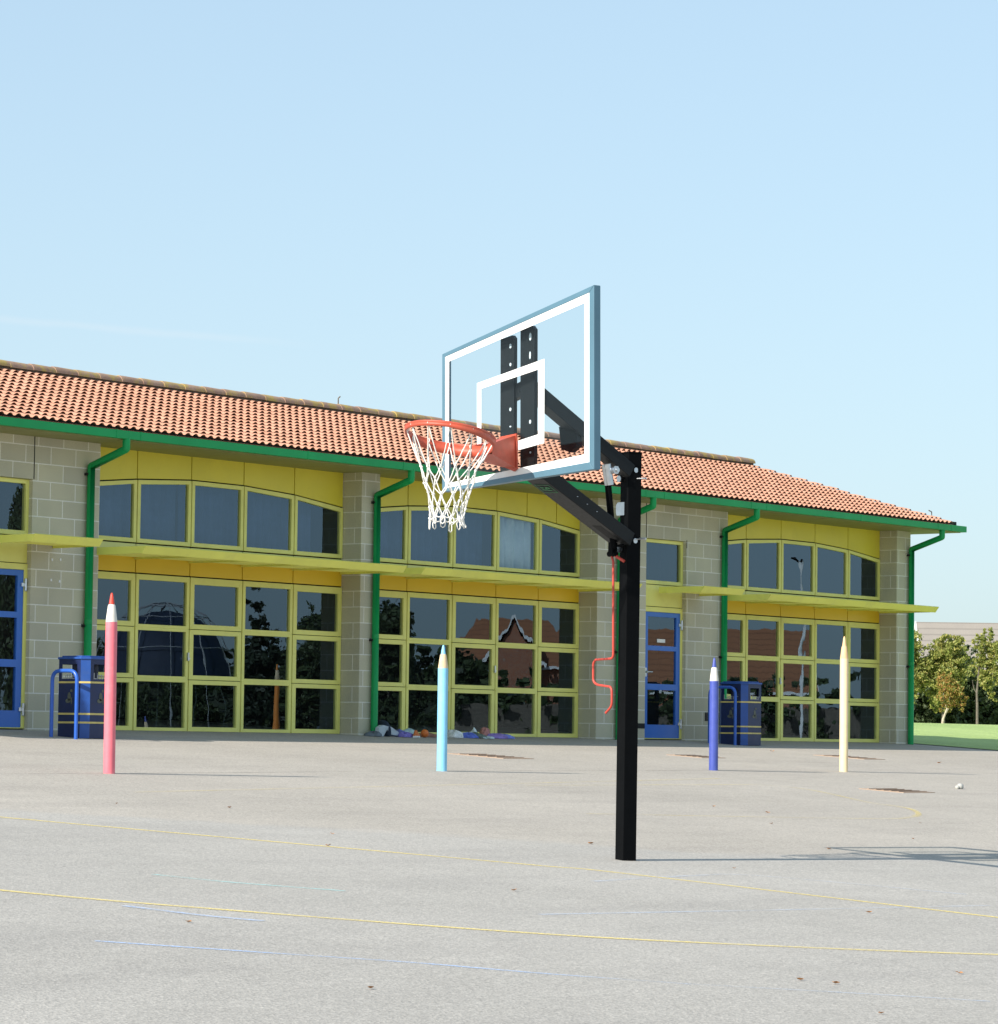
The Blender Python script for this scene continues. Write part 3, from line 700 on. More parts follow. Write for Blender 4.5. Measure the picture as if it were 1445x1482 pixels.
# rim: plate, neck, steel ring with a flat band, net
RC = L3(-.026, 1.68, 3.144); RR = .332
e1 = Vector((.595,.793,-.129)).normalized(); e2 = Vector((-.790,.593,-.155)); e2 = (e2-e1*e2.dot(e1)).normalized(); e3 = e1.cross(e2).normalized()
if e3.z < 0: e3 = -e3
def rp(a, r=RR, h=0): return RC+e1*(r*math.cos(a))+e2*(r*math.sin(a))+e3*h
m = MB(); N = 64
m.tube([rp(2*math.pi*k/N) for k in range(N)], .0105, 10, closed=True)
band = []
for k in range(N+1):
    a = 2*math.pi*k/N; w_b = .030+.042*max(0, math.sin(a))+.03*max(0, math.cos(a))
    band.append([rp(a, RR-.012, -.004), rp(a, RR-.006, -.004-w_b), rp(a, RR+.002, -.004-w_b), rp(a, RR+.008, -.004)])
m.grid(band, True); rim = m.build('rim', M['orange'], hoop)
m = MB()
m.prism(pl([(-.175,3.165),(.030,3.178),(.044,2.915),(.010,2.895),(-.15,2.945)], BD+.002), (0,-.012,0)); m.build('rim_plate', M['orange'], rim)
m = MB(); A = [L3(-.150,BD+.012,3.155), L3(.020,BD+.012,3.165), L3(.030,BD+.012,2.92), L3(-.14,BD+.012,2.935)]
aE = math.atan2((L3(-.06,BD,3.1)-RC).dot(e2), (L3(-.06,BD,3.1)-RC).dot(e1))
B0, B1 = rp(aE-.42, RR+.004), rp(aE+.42, RR+.004); B2, B3 = rp(aE+.42, RR+.004, -.085), rp(aE-.42, RR+.004, -.085)
if (B0-A[0]).length > (B1-A[0]).length: B0, B1, B2, B3 = B1, B0, B3, B2
m.poly([A[0],A[1],B1,B0]); m.poly([A[3],A[2],B2,B3]); m.poly([A[0],B0,B3,A[3]]); m.poly([A[1],B1,B2,A[2]])
nk = m.build('neck', M['orange'], rim)
m = MB()
for u, z in ((.0,2.99),(-.13,3.0)): m.tube([L3(u,BD+.01,z), L3(u,BD+.026,z)], .009, 8)
build_each(m, 'rim_bolt', M['steel'], rim)
m = MB(); NC = 12; rg = random.Random(11)
lev = [(RC+e3*-.01, RR-.004, 0), (L3(-.040,1.68,2.885), .205, .5), (L3(-.045,1.68,2.785), .180, 0), (L3(-.05,1.68,2.695), .152, .5), (L3(-.055,1.68,2.605), .132, 0), (L3(-.058,1.68,2.525), .120, .5)]
K = []
for i, (c0_, r_, ph) in enumerate(lev):
    tl = 1-.75*min(1, i/1.5); row = []
    ex = Vector((e1.x, e1.y, e1.z*tl)).normalized(); ey = Vector((e2.x, e2.y, e2.z*tl)).normalized()
    for k in range(NC):
        a = 2*math.pi*(k+ph)/NC+(rg.uniform(-.07,.07) if i else 0); rr = r_*(1+(rg.uniform(-.07,.07) if i else 0))
        row.append(c0_+ex*rr*math.cos(a)+ey*rr*math.sin(a)+Vector((0,0,rg.uniform(-.016,.016) if i else 0)))
    K.append(row)
def cord(p, q, sag, r=.0047):
    pts = []
    cen = (p+q)/2
    for j in range(6):
        t = j/5; v = p.lerp(q, t); v = v+Vector((0,0,-sag*4*t*(1-t)))+Vector((rg.uniform(-.002,.002), rg.uniform(-.002,.002), 0)); pts.append(v)
    m.tube(pts, r, 6)
for k in range(NC):   # cord loops over the rim
    pts = [rp(2*math.pi*k/NC, RR+.016*math.cos(s_)-.012, .016*math.sin(s_)-.01) for s_ in [math.pi*2*j/8 for j in range(9)]]; m.tube(pts, .0047, 6)
    b1 = []
for i in range(len(K)-1):
    off = 0 if lev[i][2] == 0 else 1
    for k in range(NC):
        for kk in ((k-1) % NC, k) if off == 0 else (k, (k+1) % NC):
            p, q = K[i][k], K[i+1][kk]
            cord(p, q, .012 if i == 0 else .006)
for row in K[1:]:
    for p in row: m.lathe([(0,-.012),(.009,-.006),(.011,0),(.008,.007),(0,.011)], 6, p)
for k in range(NC):   # loose loops at the bottom
    p = K[-1][k]; q = K[-1][(k+1) % NC]; out = (p-lev[-1][0]); out.z = 0; out.normalize(); L = rg.uniform(.055,.085); w = rg.uniform(.010,.018)
    tan = Vector((-out.y, out.x, 0)); fl = rg.uniform(-.01,.035)
    m.tube([p, p+out*fl*.4-Vector((0,0,L*.45))+tan*w, p+out*fl-Vector((0,0,L*.85))+tan*w*.9, p+out*fl-Vector((0,0,L)), p+out*fl-Vector((0,0,L*.85))-tan*w*.9, p+out*fl*.4-Vector((0,0,L*.45))-tan*w, p+out*.002], .0047, 6)
    cord(p, q, .02)
m.build('net', M['cord'], rim)

# ------------------------------------------------------------------ things on the ground
for (x0, x1, y0, y1), lab in (((2.5,3.15,-5.1,-4.2), 'rusty iron drain cover in the asphalt just behind the sky blue pencil'), ((7.7,8.3,-4.6,-4.0), 'rusty drain cover half hidden behind the royal blue pencil'), ((12.0,12.6,-4.6,-3.7), 'rusty drain cover behind the cream pencil, near the far corner'), ((3.05,3.78,-10.65,-10.03), 'rusty iron drain cover lying out in the open playground at right')):
    xc, yc = (x0+x1)/2, (y0+y1)/2; sl = .06
    m = MB(); m.prism([(x-xc, y-yc, (y-yc)*sl) for x, y in ((x0,y0),(x1,y0),(x1,y1),(x0,y1))], (0,0,.007))
    for k in range(1, 6):
        y = y0+(y1-y0)*k/6; m.prism([(x0-xc+.04,y-yc-.015,(y-yc)*sl+.008),(x1-xc-.04,y-yc-.015,(y-yc)*sl+.008),(x1-xc-.04,y-yc+.015,(y-yc)*sl+.008),(x0-xc+.04,y-yc+.015,(y-yc)*sl+.008)], (0,0,.006))
    o = m.build('drain_cover', M['rust']); o.location = (xc, yc, gz(yc)); tag(o, lab, 'drain cover', 'rusty drain covers')
def leaf_mesh(rg):
    m = MB(); n = 7; pts = []
    for j in range(9):
        a = 2*math.pi*j/9; r = .5*(1 if j % 2 else .62)*rg.uniform(.8,1.15); pts.append((r*math.cos(a), r*.72*math.sin(a), .16*abs(math.sin(a*1.0+rg.random()))+.10*rg.random()))
    c0 = (0,0,.02)
    for j in range(9): m.poly([c0, pts[j], pts[(j+1) % 9]])
    return m
rg = random.Random(21)
LV = [(-11.05,-11.35),(-10.17,-11.85),(-11.67,-14.28),(-12.74,-15.15),(-18.43,-18.98),(-19.98,-21.57),(-5.08,-14.09),(-3.43,-12.97),(-10.73,-17.44),(-5.22,-15.71),(-2.7,-14.29),(-16.07,-22.47),(-18.29,-23.33),(-17.36,-22.28),(-17.31,-22.46),(12.01,-2.96),(12.92,-5.35),(-3.28,-12.22),(-7.65,-16.34),(-9.83,-15.45),(-14.45,-18.2),(-13.08,-20.07)]
lmesh = [leaf_mesh(rg) for _ in range(4)]; proto = []
for k, (x, y) in enumerate(LV):
    if k < 4: o = lmesh[k].build('dry_leaf', M['dryleaf'], uv=False); proto.append(o)
    else: o = proto[k % 4].copy(); COL.objects.link(o)
    s_ = rg.uniform(.035,.062) if y < -9 else .09
    o.scale = (s_, s_, s_); o.location = (x, y, gz(y)+.004); o.rotation_euler = (rg.uniform(-.1,.1), rg.uniform(-.1,.1), rg.uniform(0,6.28))
    tag(o, 'curled brown fallen leaf on the grey asphalt', 'leaf', 'fallen leaves on the asphalt')
m = MB()
for k, (dx, dy, r_) in enumerate(((0,0,.045),(.06,.02,.032),(-.05,.01,.03))):
    m.lathe([(r_*q, h) for q, h in ((.6,0),(1,r_*.5),(.9,r_*1.1),(.4,r_*1.5),(0,r_*1.5))], 7, (dx, dy, 0))
o = m.build('crumpled_paper', paint('dirty_paper', (.42,.42,.39), .8, .15, 30)); o.location = (5.34,-10.09,gz(-10.09)); tag(o, 'crumpled white paper on the asphalt at the right edge', 'litter')

# heap of toys and cloths along the foot of the middle bay
def lump(name, x, y, sx_, sy_, sz, col, label, cat, seed, rough=.8, shape='cloth'):
    x = 5.25+(x-5.2)*.63; sx_ *= .68; sy_ *= .85; col = tuple(min(.8, q*1.35) for q in col)
    rg = random.Random(seed); m = MB(); rows = []
    n, k = 18, 6
    for i in range(k+1):
        t = i/k; r0 = math.cos(t*math.pi/2)**.6; row = []
        for j in range(n):
            a = 2*math.pi*j/n; w = 1+.22*math.sin(3*a+seed)+.14*math.sin(7*a+2*seed+3*t)
            row.append((sx_*r0*w*math.cos(a), sy_*r0*w*math.sin(a), sz*(math.sin(t*math.pi/2))*(1+.25*math.sin(2*a+seed))+.006*rg.uniform(-1,1)))
        rows.append(row)
    m.grid([[(p[0], p[1], p[2]*.62) for p in r] for r in rows], True); m.poly([(p[0], p[1], p[2]*.62) for p in rows[-1]])
    o = m.build(name, paint(name+'_cloth', col, rough, .25, 25), uv=False); o.location = (x, y, gz(y)); o.rotation_euler = (0,0,rg.uniform(0,6)); return tag(o, label, cat, 'belongings heaped at the foot of the middle bay')
def shoe(x, y, rz, col, label):
    x = 5.25+(x-5.2)*.63
    o = empty('shoe', (x, y, gz(y)), rz); tag(o, label, 'shoe', 'belongings heaped at the foot of the middle bay')
    sole = [(-.13,-.035),(-.06,-.04),(.05,-.045),(.12,-.03),(.135,0),(.12,.03),(.05,.04),(-.06,.035),(-.13,.03)]
    m = MB(); m.prism([(*p,.0) for p in sole], (0,0,.025)); m.build('sole', M['white'], o)
    m = MB(); rows = []
    for z, f, sh in ((.025,.95,0),(.05,.85,-.01),(.07,.6,-.035),(.09,.42,-.06),(.105,.38,-.065)): rows.append([(p[0]*f+sh, p[1]*f, z) for p in sole])
    m.grid(rows, True); m.poly(rows[-1]); m.build('upper', paint('shoe_upper', col, .6, .15, 30), o)
lump('jumper', 5.55, -.50, .17, .13, .10, (.10,.12,.14), 'dark grey jumper crumpled beside the green downpipe', 'clothing', 1)
# a folded grey board leaning in the heap
m = MB(); m.prism([(-.34,0,0),(-.20,0,0),(-.10,0,.16),(.02,0,.05),(.34,0,.0),(.30,0,.06),(.02,0,.22),(-.22,0,.26),(-.32,0,.2)], (0,-.07,0)); o = m.build('folded_mat', paint('pale_grey_vinyl', (.46,.52,.56), .5, .12, 9)); o.location = (5.77,-.50,gz(-.5)); o.scale = (.8,1,.62); tag(o, 'pale grey folded play mat propped in an arch', 'mat', 'belongings heaped at the foot of the middle bay')
lump('scarf', 6.02, -.38, .30, .06, .30, (.02,.03,.05), 'black cloth draped along the top of the grey folded mat', 'clothing', 2)
lump('cardigan', 6.45, -.60, .20, .12, .10, (.16,.13,.38), 'purple cardigan lying between the grey mat and the orange ball', 'clothing', 3)
lump('jumper', 6.62, -.42, .22, .12, .14, (.12,.14,.35), 'blue violet jumper heaped behind the orange shoe', 'clothing', 4)
shoe(6.78, -.66, .5, (.62,.17,.04), 'orange shoe with white sole left of the orange ball')
lump('jacket', 7.0, -.40, .26, .12, .16, (.30,.42,.42), 'grey green jacket crumpled under the window behind the orange ball', 'clothing', 5)
m = MB(); m.lathe([(.0,0)]+[((.06)*math.sin(math.pi*k/8), .06-.06*math.cos(math.pi*k/8)) for k in range(1, 8)]+[(0,.12)], 16); o = m.build('ball', paint('orange_rubber', (.66,.17,.03), .5, .1, 20)); o.location = (6.48,-.62,gz(-.62)); tag(o, 'small orange ball lying in the heap of clothes left of the sky blue pencil', 'ball', 'belongings heaped at the foot of the middle bay')
lump('coat', 7.55, -.45, .28, .11, .09, (.20,.10,.07), 'dark red brown coat lying flat left of the sky blue pencil', 'clothing', 6)
lump('towel', 8.45, -.50, .24, .14, .15, (.58,.60,.58), 'pale grey towel bundled just right of the sky blue pencil', 'clothing', 7)
lump('jumper', 8.9, -.55, .22, .12, .11, (.08,.12,.42), 'deep blue jumper right of the pale grey towel', 'clothing', 8)
lump('scarf', 9.25, -.50, .28, .13, .12, (.10,.13,.11), 'dark green scarf bundled between two blue jumpers', 'clothing', 9)
lump('cap', 9.38, -.42, .10, .10, .20, (.52,.66,.78), 'light blue cap sitting on top of the dark green scarf', 'cap', 10)
lump('cloth', 9.45, -.66, .30, .10, .05, (.46,.54,.56), 'flat grey cloth spread in front of the dark green scarf', 'clothing', 11)
lump('hat', 9.80, -.42, .12, .09, .20, (.36,.16,.14), 'brown red hat standing on the right part of the heap', 'hat', 12)
lump('cardigan', 9.9, -.55, .26, .10, .10, (.22,.16,.42), 'violet cardigan under the brown red hat', 'clothing', 13)
lump('jumper', 10.3, -.55, .25, .11, .09, (.16,.20,.55), 'bright blue jumper at the right end of the heap', 'clothing', 14)

# ------------------------------------------------------------------ trees, hedge and houses
def crown(blobs, n, size, seed, mat, name, parent, loc=(0,0,0), flat=.6):
    rg = random.Random(seed); m = MB(); tot = sum(b_[3]**2 for b_ in blobs)
    clumps = []
    for cx, cy, cz_, r_, sq in blobs:
        k = max(3, int(n/30*r_**2/tot))
        for _ in range(k):
            d = Vector((rg.gauss(0,1), rg.gauss(0,1), rg.gauss(0,1))).normalized()*r_*(rg.random()**.40)*rg.uniform(.75,1.28)
            clumps.append((Vector((cx+d.x, cy+d.y, cz_+d.z*sq)), r_*rg.uniform(.08,.20)))
    for c0, cr_ in clumps:
        for _ in range(30):
            p = c0+Vector((rg.gauss(0,1), rg.gauss(0,1), rg.gauss(0,.8)))*cr_*.75
            a = Vector((rg.gauss(0,1), rg.gauss(0,1), rg.gauss(0,1))).normalized(); b_ = a.orthogonal().normalized(); b_ = Matrix.Rotation(rg.uniform(0,6.28), 3, a) @ b_; c1 = a.cross(b_)
            s_ = size*rg.uniform(.6,1.35)
            m.poly([p+b_*s_, p+c1*s_*.55, p-b_*s_, p-c1*s_*.55])
    o = m.build(name, mat, parent, uv=False); o.location = loc; return o
def trunk(pts, r, limbs, mat, parent):
    m = MB(); m.tube(pts, r, 9)
    for L, rr in limbs: m.tube(L, rr, 6)
    return m.build('trunk', mat, parent, uv=False)
RT = Vector((.6094,-.7928,0)); FW = Vector((.7923,.6101,0))
def at(base, r, z, f=0): return RT*r+FW*f+Vector((0,0,z))
GRP = 'trees at the far edge of the lawn'
def bigtree(x, y, blobs, n, size, seed, mat, label, h, group=GRP, bark='darkbark'):
    o = empty('tree', (x, y, gz(y))); tag(o, label, 'tree', group)
    B = [(*(RT*a+FW*f).to_tuple()[:2], z, r_, sq) for a, f, z, r_, sq in blobs]
    crown(B, n, size, seed, M[mat], 'crown', o)
    rg = random.Random(seed); top = h*.7
    trunk([(0,0,-.1),(.04,.02,h*.25),(-.03,.03,h*.5),(0,0,top)], [h*.022,h*.018,h*.013,h*.005], [([(0,0,h*.3), (B[i % len(B)][0]*.5,B[i % len(B)][1]*.5,h*.42), B[i % len(B)][:3]], [h*.011,h*.008,h*.003]) for i in range(min(6, len(B)))], M[bark], o)
    return o
# slender young autumn tree with a pale leaning trunk
y0 = 44.5; o = empty('tree', (98.0,44.5,gz(44.5))); tag(o, 'slender young tree with pale leaning trunk and orange tinged leaves on the lawn', 'tree', GRP)
trunk([at(0,0,-.1), at(0,.10,.30), at(0,.14,.62), at(0,.32,1.1), at(0,.50,1.9)], [.075,.065,.055,.035,.01], [([at(0,.14,.62), at(0,.30,.95), at(0,.55,1.4)], [.04,.03,.01]), ([at(0,.30,1.05), at(0,.16,1.5), at(0,.12,2.0)], [.025,.02,.006])], M['bark'], o)
crown([(*(RT*a+FW*f).to_tuple()[:2], z, r_, 1.0) for a, f, z, r_ in ((.30,0,1.55,.55),(.62,.1,1.45,.50),(.22,0,2.1,.45),(.55,-.1,1.95,.5),(.12,0,2.55,.25),(.85,0,1.25,.3))], 3600, .055, 31, M['leafB'], 'crown', o)
# young tree with straight trunk at the right edge
o = empty('tree', (98.98,43.23,gz(43.23))); tag(o, 'young tree with straight thin trunk and high green crown at the right edge', 'tree', GRP)
trunk([at(0,0,-.1), at(0,0,1.2), at(0,-.02,1.75), at(0,.05,2.6), at(0,.15,3.6)], [.065,.058,.05,.035,.01], [([at(0,-.01,1.72), at(0,-.15,1.95), at(0,-.22,2.3)], [.03,.02,.008]), ([at(0,.02,2.2), at(0,.35,2.7), at(0,.5,3.1)], [.025,.02,.006])], M['darkbark'], o)
crown([(*(RT*a+FW*f).to_tuple()[:2], z, r_, 1.1) for a, f, z, r_ in ((.35,0,2.3,.50),(.75,0,2.7,.65),(.10,.1,3.1,.45),(.55,0,3.4,.60),(.1,0,3.9,.40),(.9,.2,3.6,.6),(.4,0,4.15,.35),(.6,0,1.75,.3))], 7000, .060, 32, M['leafA'], 'crown', o)
bigtree(103.2, 49.6, [(-.4,0,3.3,.95,1.1),(.15,0,3.9,.85,1),(-.1,.2,4.55,.6,1),(.6,.2,3.0,.7,1),(-1.0,0,3.9,.8,1),(.3,-.3,2.3,.8,1),(-.6,-.2,2.2,.8,1)], 16000, .070, 41, 'leafA', 'broad yellow green tree close beside the school corner', 5.0)
bigtree(104.6, 48.2, [(-.2,0,3.3,.75,1.1),(.45,0,3.6,.7,1),(-.5,.1,2.6,.7,1),(.5,0,2.7,.75,1),(.1,0,4.1,.45,1),(.62,0,4.2,.35,1),(-.1,0,1.8,.7,1)], 15000, .068, 42, 'leafA', 'yellow green tree directly behind the slender autumn tree', 4.4)
bigtree(108.4, 49.6, [(0,0,3.0,.95,1),(-.5,0,2.2,.8,1),(.6,0,2.2,.9,1),(.2,0,3.7,.5,1),(0,0,1.4,.9,1)], 10000, .085, 43, 'leafD', 'dark shaded tree in the gap between the two young trees', 4.2)
# dark hedge
m = empty('hedge', (107.5,50.5,gz(50.5))); tag(m, 'dense dark green hedge along the far edge of the lawn', 'hedge')
crown([(*(RT*a+FW*f).to_tuple()[:2], z, .75, 1.0) for a in [-3+.62*k for k in range(18)] for f, z in ((0,.4),(.2,1.1),(.0,1.7),(.3,2.3),(.9,.5),(.9,1.5))], 30000, .13, 51, M['leafD'], 'foliage', m)
b = MB(); 
for k in range(26):
    a = -3.2+.45*k; p = RT*a+FW*.5; b.tube([p+Vector((0,0,-.1)), p+Vector((.05,.05,1.2)), p+Vector((.1,0,2.2))], [.05,.04,.01], 6)
for k in range(18):
    a = -3+.62*k; p = RT*a+FW*.9; b.lathe([(.42,-.1),(.46,.8),(.40,1.7),(.1,2.1)], 8, p)
b.build('stems', M['leafD'], m, uv=False)

def house(x, y, z, yaw, Lx, Dp, eave, ridge, roofm, label, gable=None, hip=0, wins=(), barge=True, x0=None):
    o = empty('house', (x, y, z), yaw); tag(o, label, 'house', 'houses around the playground')
    a, e = (-Lx/2, Lx/2) if x0 is None else (x0, x0+Lx)
    m = MB(); m.box(a, e, 0, Dp, -.5, eave)
    if not hip:
        for xx in (a, e-.2): m.prism([(xx,0,eave),(xx,Dp,eave),(xx,Dp/2,ridge-.1)], (.2,0,0))
    if gable:
        gx, gw, gz_, gd = gable; m.box(gx-gw/2, gx+gw/2, -gd, -.002, -.5, eave-.0); m.prism([(gx-gw/2,-gd,eave),(gx+gw/2,-gd,eave),(gx,-gd,gz_-.15)], (0,.2,0))
    m.build('wall', M['brick'], o)
    m = MB(); ov = .35
    for s_ in (0, 1):
        ya, yr = (-ov, Dp/2) if s_ == 0 else (Dp+ov, Dp/2); ze = eave-(ridge-eave)*ov/(Dp/2)
        m.prism([(a-ov,ya,ze),(e+ov,ya,ze),(e+ov-hip,yr,ridge),(a-ov+hip,yr,ridge)], (0,0,.14))
    if hip:
        for xx, s_ in ((a-ov,1),(e+ov,-1)): m.prism([(xx,-ov,ze),(xx,Dp+ov,ze),(xx+s_*hip,Dp/2,ridge)], (0,0,.139))
    if gable:
        for s_ in (-1, 1): m.prism([(gx+s_*(gw/2+.3),-gd-.3,eave-.25),(gx+s_*(gw/2+.3),Dp/2,eave-.25),(gx,Dp/2,gz_),(gx,-gd-.3,gz_)], (0,0,.13))
    m.build('roof', M[roofm], o, uv=False)
    m = MB()
    if barge and not hip:
        for xx in (a-ov-.06, e+ov): 
            for s_ in (0, 1):
                ya, yr = (-ov, Dp/2) if s_ == 0 else (Dp+ov, Dp/2); m.prism([(xx,ya,ze-.12),(xx,yr,ridge-.12),(xx,yr,ridge+.17),(xx,ya,ze+.17)], (.06,0,0))
    if gable:
        for s_ in (-1, 1): m.prism([(gx+s_*(gw/2+.34),-gd-.36,eave-.30),(gx,-gd-.36,gz_),(gx,-gd-.36,gz_+.26),(gx+s_*(gw/2+.34),-gd-.36,eave-.02)], (0,.06,0))
    m.box(a-ov, e+ov, -ov-.08, -ov-.004, ze-.1, ze+.08)
    m.build('fascia', M['white'], o)
    for wx, wz, ww_, wh, wy in wins:
        m = MB(); m.frame([(wx-ww_/2,wz),(wx+ww_/2,wz),(wx+ww_/2,wz+wh),(wx-ww_/2,wz+wh)], [(wx-ww_/2+.09,wz+.09),(wx+ww_/2-.09,wz+.09),(wx+ww_/2-.09,wz+wh-.09),(wx-ww_/2+.09,wz+wh-.09)], wy-.06, wy-.003); f_ = m.build('window', M['white'], o)
        m = MB(); m.poly([(wx-ww_/2+.09,wy-.03,wz+.09),(wx+ww_/2-.09,wy-.03,wz+.09),(wx+ww_/2-.09,wy-.03,wz+wh-.09),(wx-ww_/2+.09,wy-.03,wz+wh-.09)]); m.build('pane', M['winglass'], f_)
    return o
house(124.6, 61.05, .7, R(-52.3), 18, 7, 2.7, 6.0-.13, 'roofgrey', 'house with a plain grey brown tiled roof rising behind the trees at right', x0=0.35)
RGRP = 'houses around the playground'
house(150.2, -107.4, -2.04, R(-127.7), 9, 8, 7.3, 10.3, 'roofred', 'brick house with white edged front gable seen mirrored in the middle bay', gable=(0,3.4,10.4,1.6), hip=2.5, wins=((0,4.4,1.2,1.2,-1.6),(2.9,4.4,1.2,1.2,0)))
house(133.0, -79.6, -2.04, R(-127.7), 10.5, 7, 5.4, 8.7, 'roofred', 'low brick house with a long orange brown roof seen mirrored in the right bay', wins=((-3,2.6,1.3,1.2,0),(2,2.6,1.3,1.2,0)))
# trees that stand beyond the playground and show in the glass
RG = 'trees beyond the playground, seen in the glass'
def rtree(x, y, h, w, seed, mat, label, n=15000, con=False):
    o = empty('tree', (x, y, gz(y))); tag(o, label, 'tree', RG); rg = random.Random(seed)
    if con: B = [(rg.uniform(-.1,.1)*w, rg.uniform(-.1,.1)*w, h*(.18+.8*k/9), w*(.55-.48*k/9), .55) for k in range(10)]
    else: B = [(rg.uniform(-.3,.3)*w, rg.uniform(-.3,.3)*w, h*rg.uniform(.3,.82), w*rg.uniform(.24,.36), 1.1) for k in range(9)]+[(0,0,h*.9,w*.2,1)]
    crown(B, n, h*.014, seed, M[mat], 'crown', o)
    m = MB(); m.tube([(0,0,-.2),(0,0,h*.5),(0,0,h*.85)], [h*.02,h*.014,h*.003], 7); m.build('trunk', M['darkbark'], o, uv=False); return o
cont = rtree(109.78, -94.05, 10.6, 4.2, 61, 'leafC', 'tall dark conifer mirrored in the left bay', con=True)
t1 = rtree(111.7, -91.7, 9.4, 4.6, 62, 'leafD', 'round dark tree beside the tall conifer, mirrored in the left bay')
rtree(114.3, -88.4, 10.2, 3.6, 63, 'leafD', 'dense upright dark tree mirrored at the left end of the middle bay')
for k, (x, y, s_, lab) in enumerate(((107.5,-97.0,.72,'low dark tree left of the tall conifer, mirrored in the left bay'), (104.6,-100.4,.78,'dark tree mirrored at the far left of the left bay'), (110.6,-93.6,.62,'short dark bushy tree at the foot of the tall conifer, mirrored'), (116.5,-86.0,.60,'short dark tree mirrored left of the brick gable house'), (119.2,-83.2,.52,'small dark tree in front of the brick gable house, mirrored'), (121.6,-80.6,.48,'small dark tree right of the brick gable house, mirrored'), (113.2,-90.2,.68,'bushy dark tree between the round and the upright trees, mirrored'))):
    c_ = copy_tree(t1); c_.location = (x, y, gz(y)); c_.scale = (s_*1.25, s_*1.25, s_); c_.rotation_euler = (0,0,k*1.3); tag(c_, lab, 'tree', RG)
hd = empty('hedge', (112,-66,-2.04), math.atan2(.7928,.6094)); tag(hd, 'long dark hedge before the houses, mirrored low in the glass', 'hedge')
crown([(a, f, z, 1.0, 1.0) for a in [-13+.9*k for k in range(30)] for f, z in ((0,.8),(0,2.2),(.2,3.6),(.1,4.6))], 15000, .20, 71, M['leafD'], 'foliage', hd)
b = MB(); b.box(-13, 13, -.1, .1, -.1, 4.0); b.build('core', M['darkbark'], hd, uv=False)
h2 = empty('hedge', (129.5,-108.8,-2.04), math.atan2(19.2,14.7)); tag(h2, 'tall dark shelter belt behind the playground trees, mirrored in the left and middle bays', 'hedge')
crown([(a, f, z, 1.6, 1.0) for a in [-12.5+1.1*k for k in range(23)] for f, z in ((0,1.5),(0,3.4),(.2,5.2),(.1,6.8))], 17000, .30, 72, M['leafD'], 'foliage', h2)
b = MB(); b.box(-12, 12, -.2, .2, -.1, 6.6); b.build('core', M['leafC'], h2, uv=False)
c_ = copy_tree(t1); c_.location = (23.7,-25.6,gz(-25.6)); c_.scale = (.34,.34,.80); tag(c_, 'narrow dark tree mirrored in the small window above the left blue door', 'tree', RG)
# street lamp
o = empty('street_lamp', (93.96,-48.92,-2.04), R(200)); tag(o, 'tall white street lamp post mirrored in the right bay', 'street lamp')
m = MB(); m.tube([(0,0,-.2),(0,0,3),(0,0,9.6),(.1,0,10.0)], [.11,.09,.07,.06], 10); m.build('pole', M['white'], o, uv=False)
m = MB(); m.tube([(.05,0,9.95),(.3,0,10.08),(.6,0,10.08)], [.04,.07,.04], 8); m.build('lamp_head', M['armgreen'], o, uv=False)
# rope climbing dome
o = empty('climbing_dome', (26.0,-22.7,gz(-22.7))); tag(o, 'rope climbing dome with pale ropes over dark netting, mirrored in the left bay', 'climbing frame')
m = MB(); RX, HZ = 1.75, 4.4
for k in range(6):
    a = math.pi*k/6+.2; m.tube([(RX*math.cos(s_)*math.cos(a), RX*math.cos(s_)*math.sin(a), HZ*max(0,math.sin(s_))**.42) for s_ in [math.pi*j/18 for j in range(19)]], .012, 6)
for q in (.35, .62, .84): m.tube([(RX*math.cos(q*1.57)*math.cos(a), RX*math.cos(q*1.57)*math.sin(a), HZ*math.sin(q*1.57)**.42) for a in [2*math.pi*j/24 for j in range(24)]], .011, 6, closed=True)
m.build('rope', M['greyrope'], o, uv=False)
m = MB(); m.grid([[(RX*.94*math.cos(q*1.57)*math.cos(a), RX*.94*math.cos(q*1.57)*math.sin(a), HZ*.96*math.sin(q*1.57)**.42) for a in [2*math.pi*j/24 for j in range(24)]] for q in (.22,.4,.55,.7,.85,.99)], True)
m.build('netting', paint('navy_netting', (.010,.022,.05), .7, .2, 2), o, uv=False)

# ------------------------------------------------------------------ light, sky, camera
EL, AZ = R(32), R(-9)
head = Vector((math.cos(AZ)*math.cos(EL), math.sin(AZ)*math.cos(EL), -math.sin(EL)))
sl = bpy.data.lights.new('sun', 'SUN'); sl.energy = 3.75; sl.angle = R(.53); sl.color = (1,.93,.84)
so = bpy.data.objects.new('sun', sl); COL.objects.link(so); so.rotation_euler = head.to_track_quat('-Z', 'Y').to_euler()
wd = bpy.data.worlds.new('World'); S.world = wd; wd.use_nodes = True; nt = wd.node_tree
bg = nt.nodes['Background']; sk = nt.nodes.new('ShaderNodeTexSky'); sk.sky_type = 'NISHITA'; sk.sun_disc = False
sk.sun_elevation = EL; sk.sun_rotation = math.atan2(-head.x, -head.y); sk.air_density = 1.0; sk.dust_density = 1.2; sk.ozone_density = 1.5; sk.altitude = 0
bg.inputs[1].default_value = .15
gm = nt.nodes.new('ShaderNodeGamma'); gm.inputs[1].default_value = .40; nt.links.new(sk.outputs[0], gm.inputs[0])
tint = nt.nodes.new('ShaderNodeMix'); tint.data_type = 'RGBA'; tint.blend_type = 'MULTIPLY'; tint.inputs[0].default_value = 1
tint.inputs[7].default_value = (1.31,1.563,1.72,1); tint.clamp_result = False
nt.links.new(gm.outputs[0], tint.inputs[6]); nt.links.new(tint.outputs[2], bg.inputs[0])
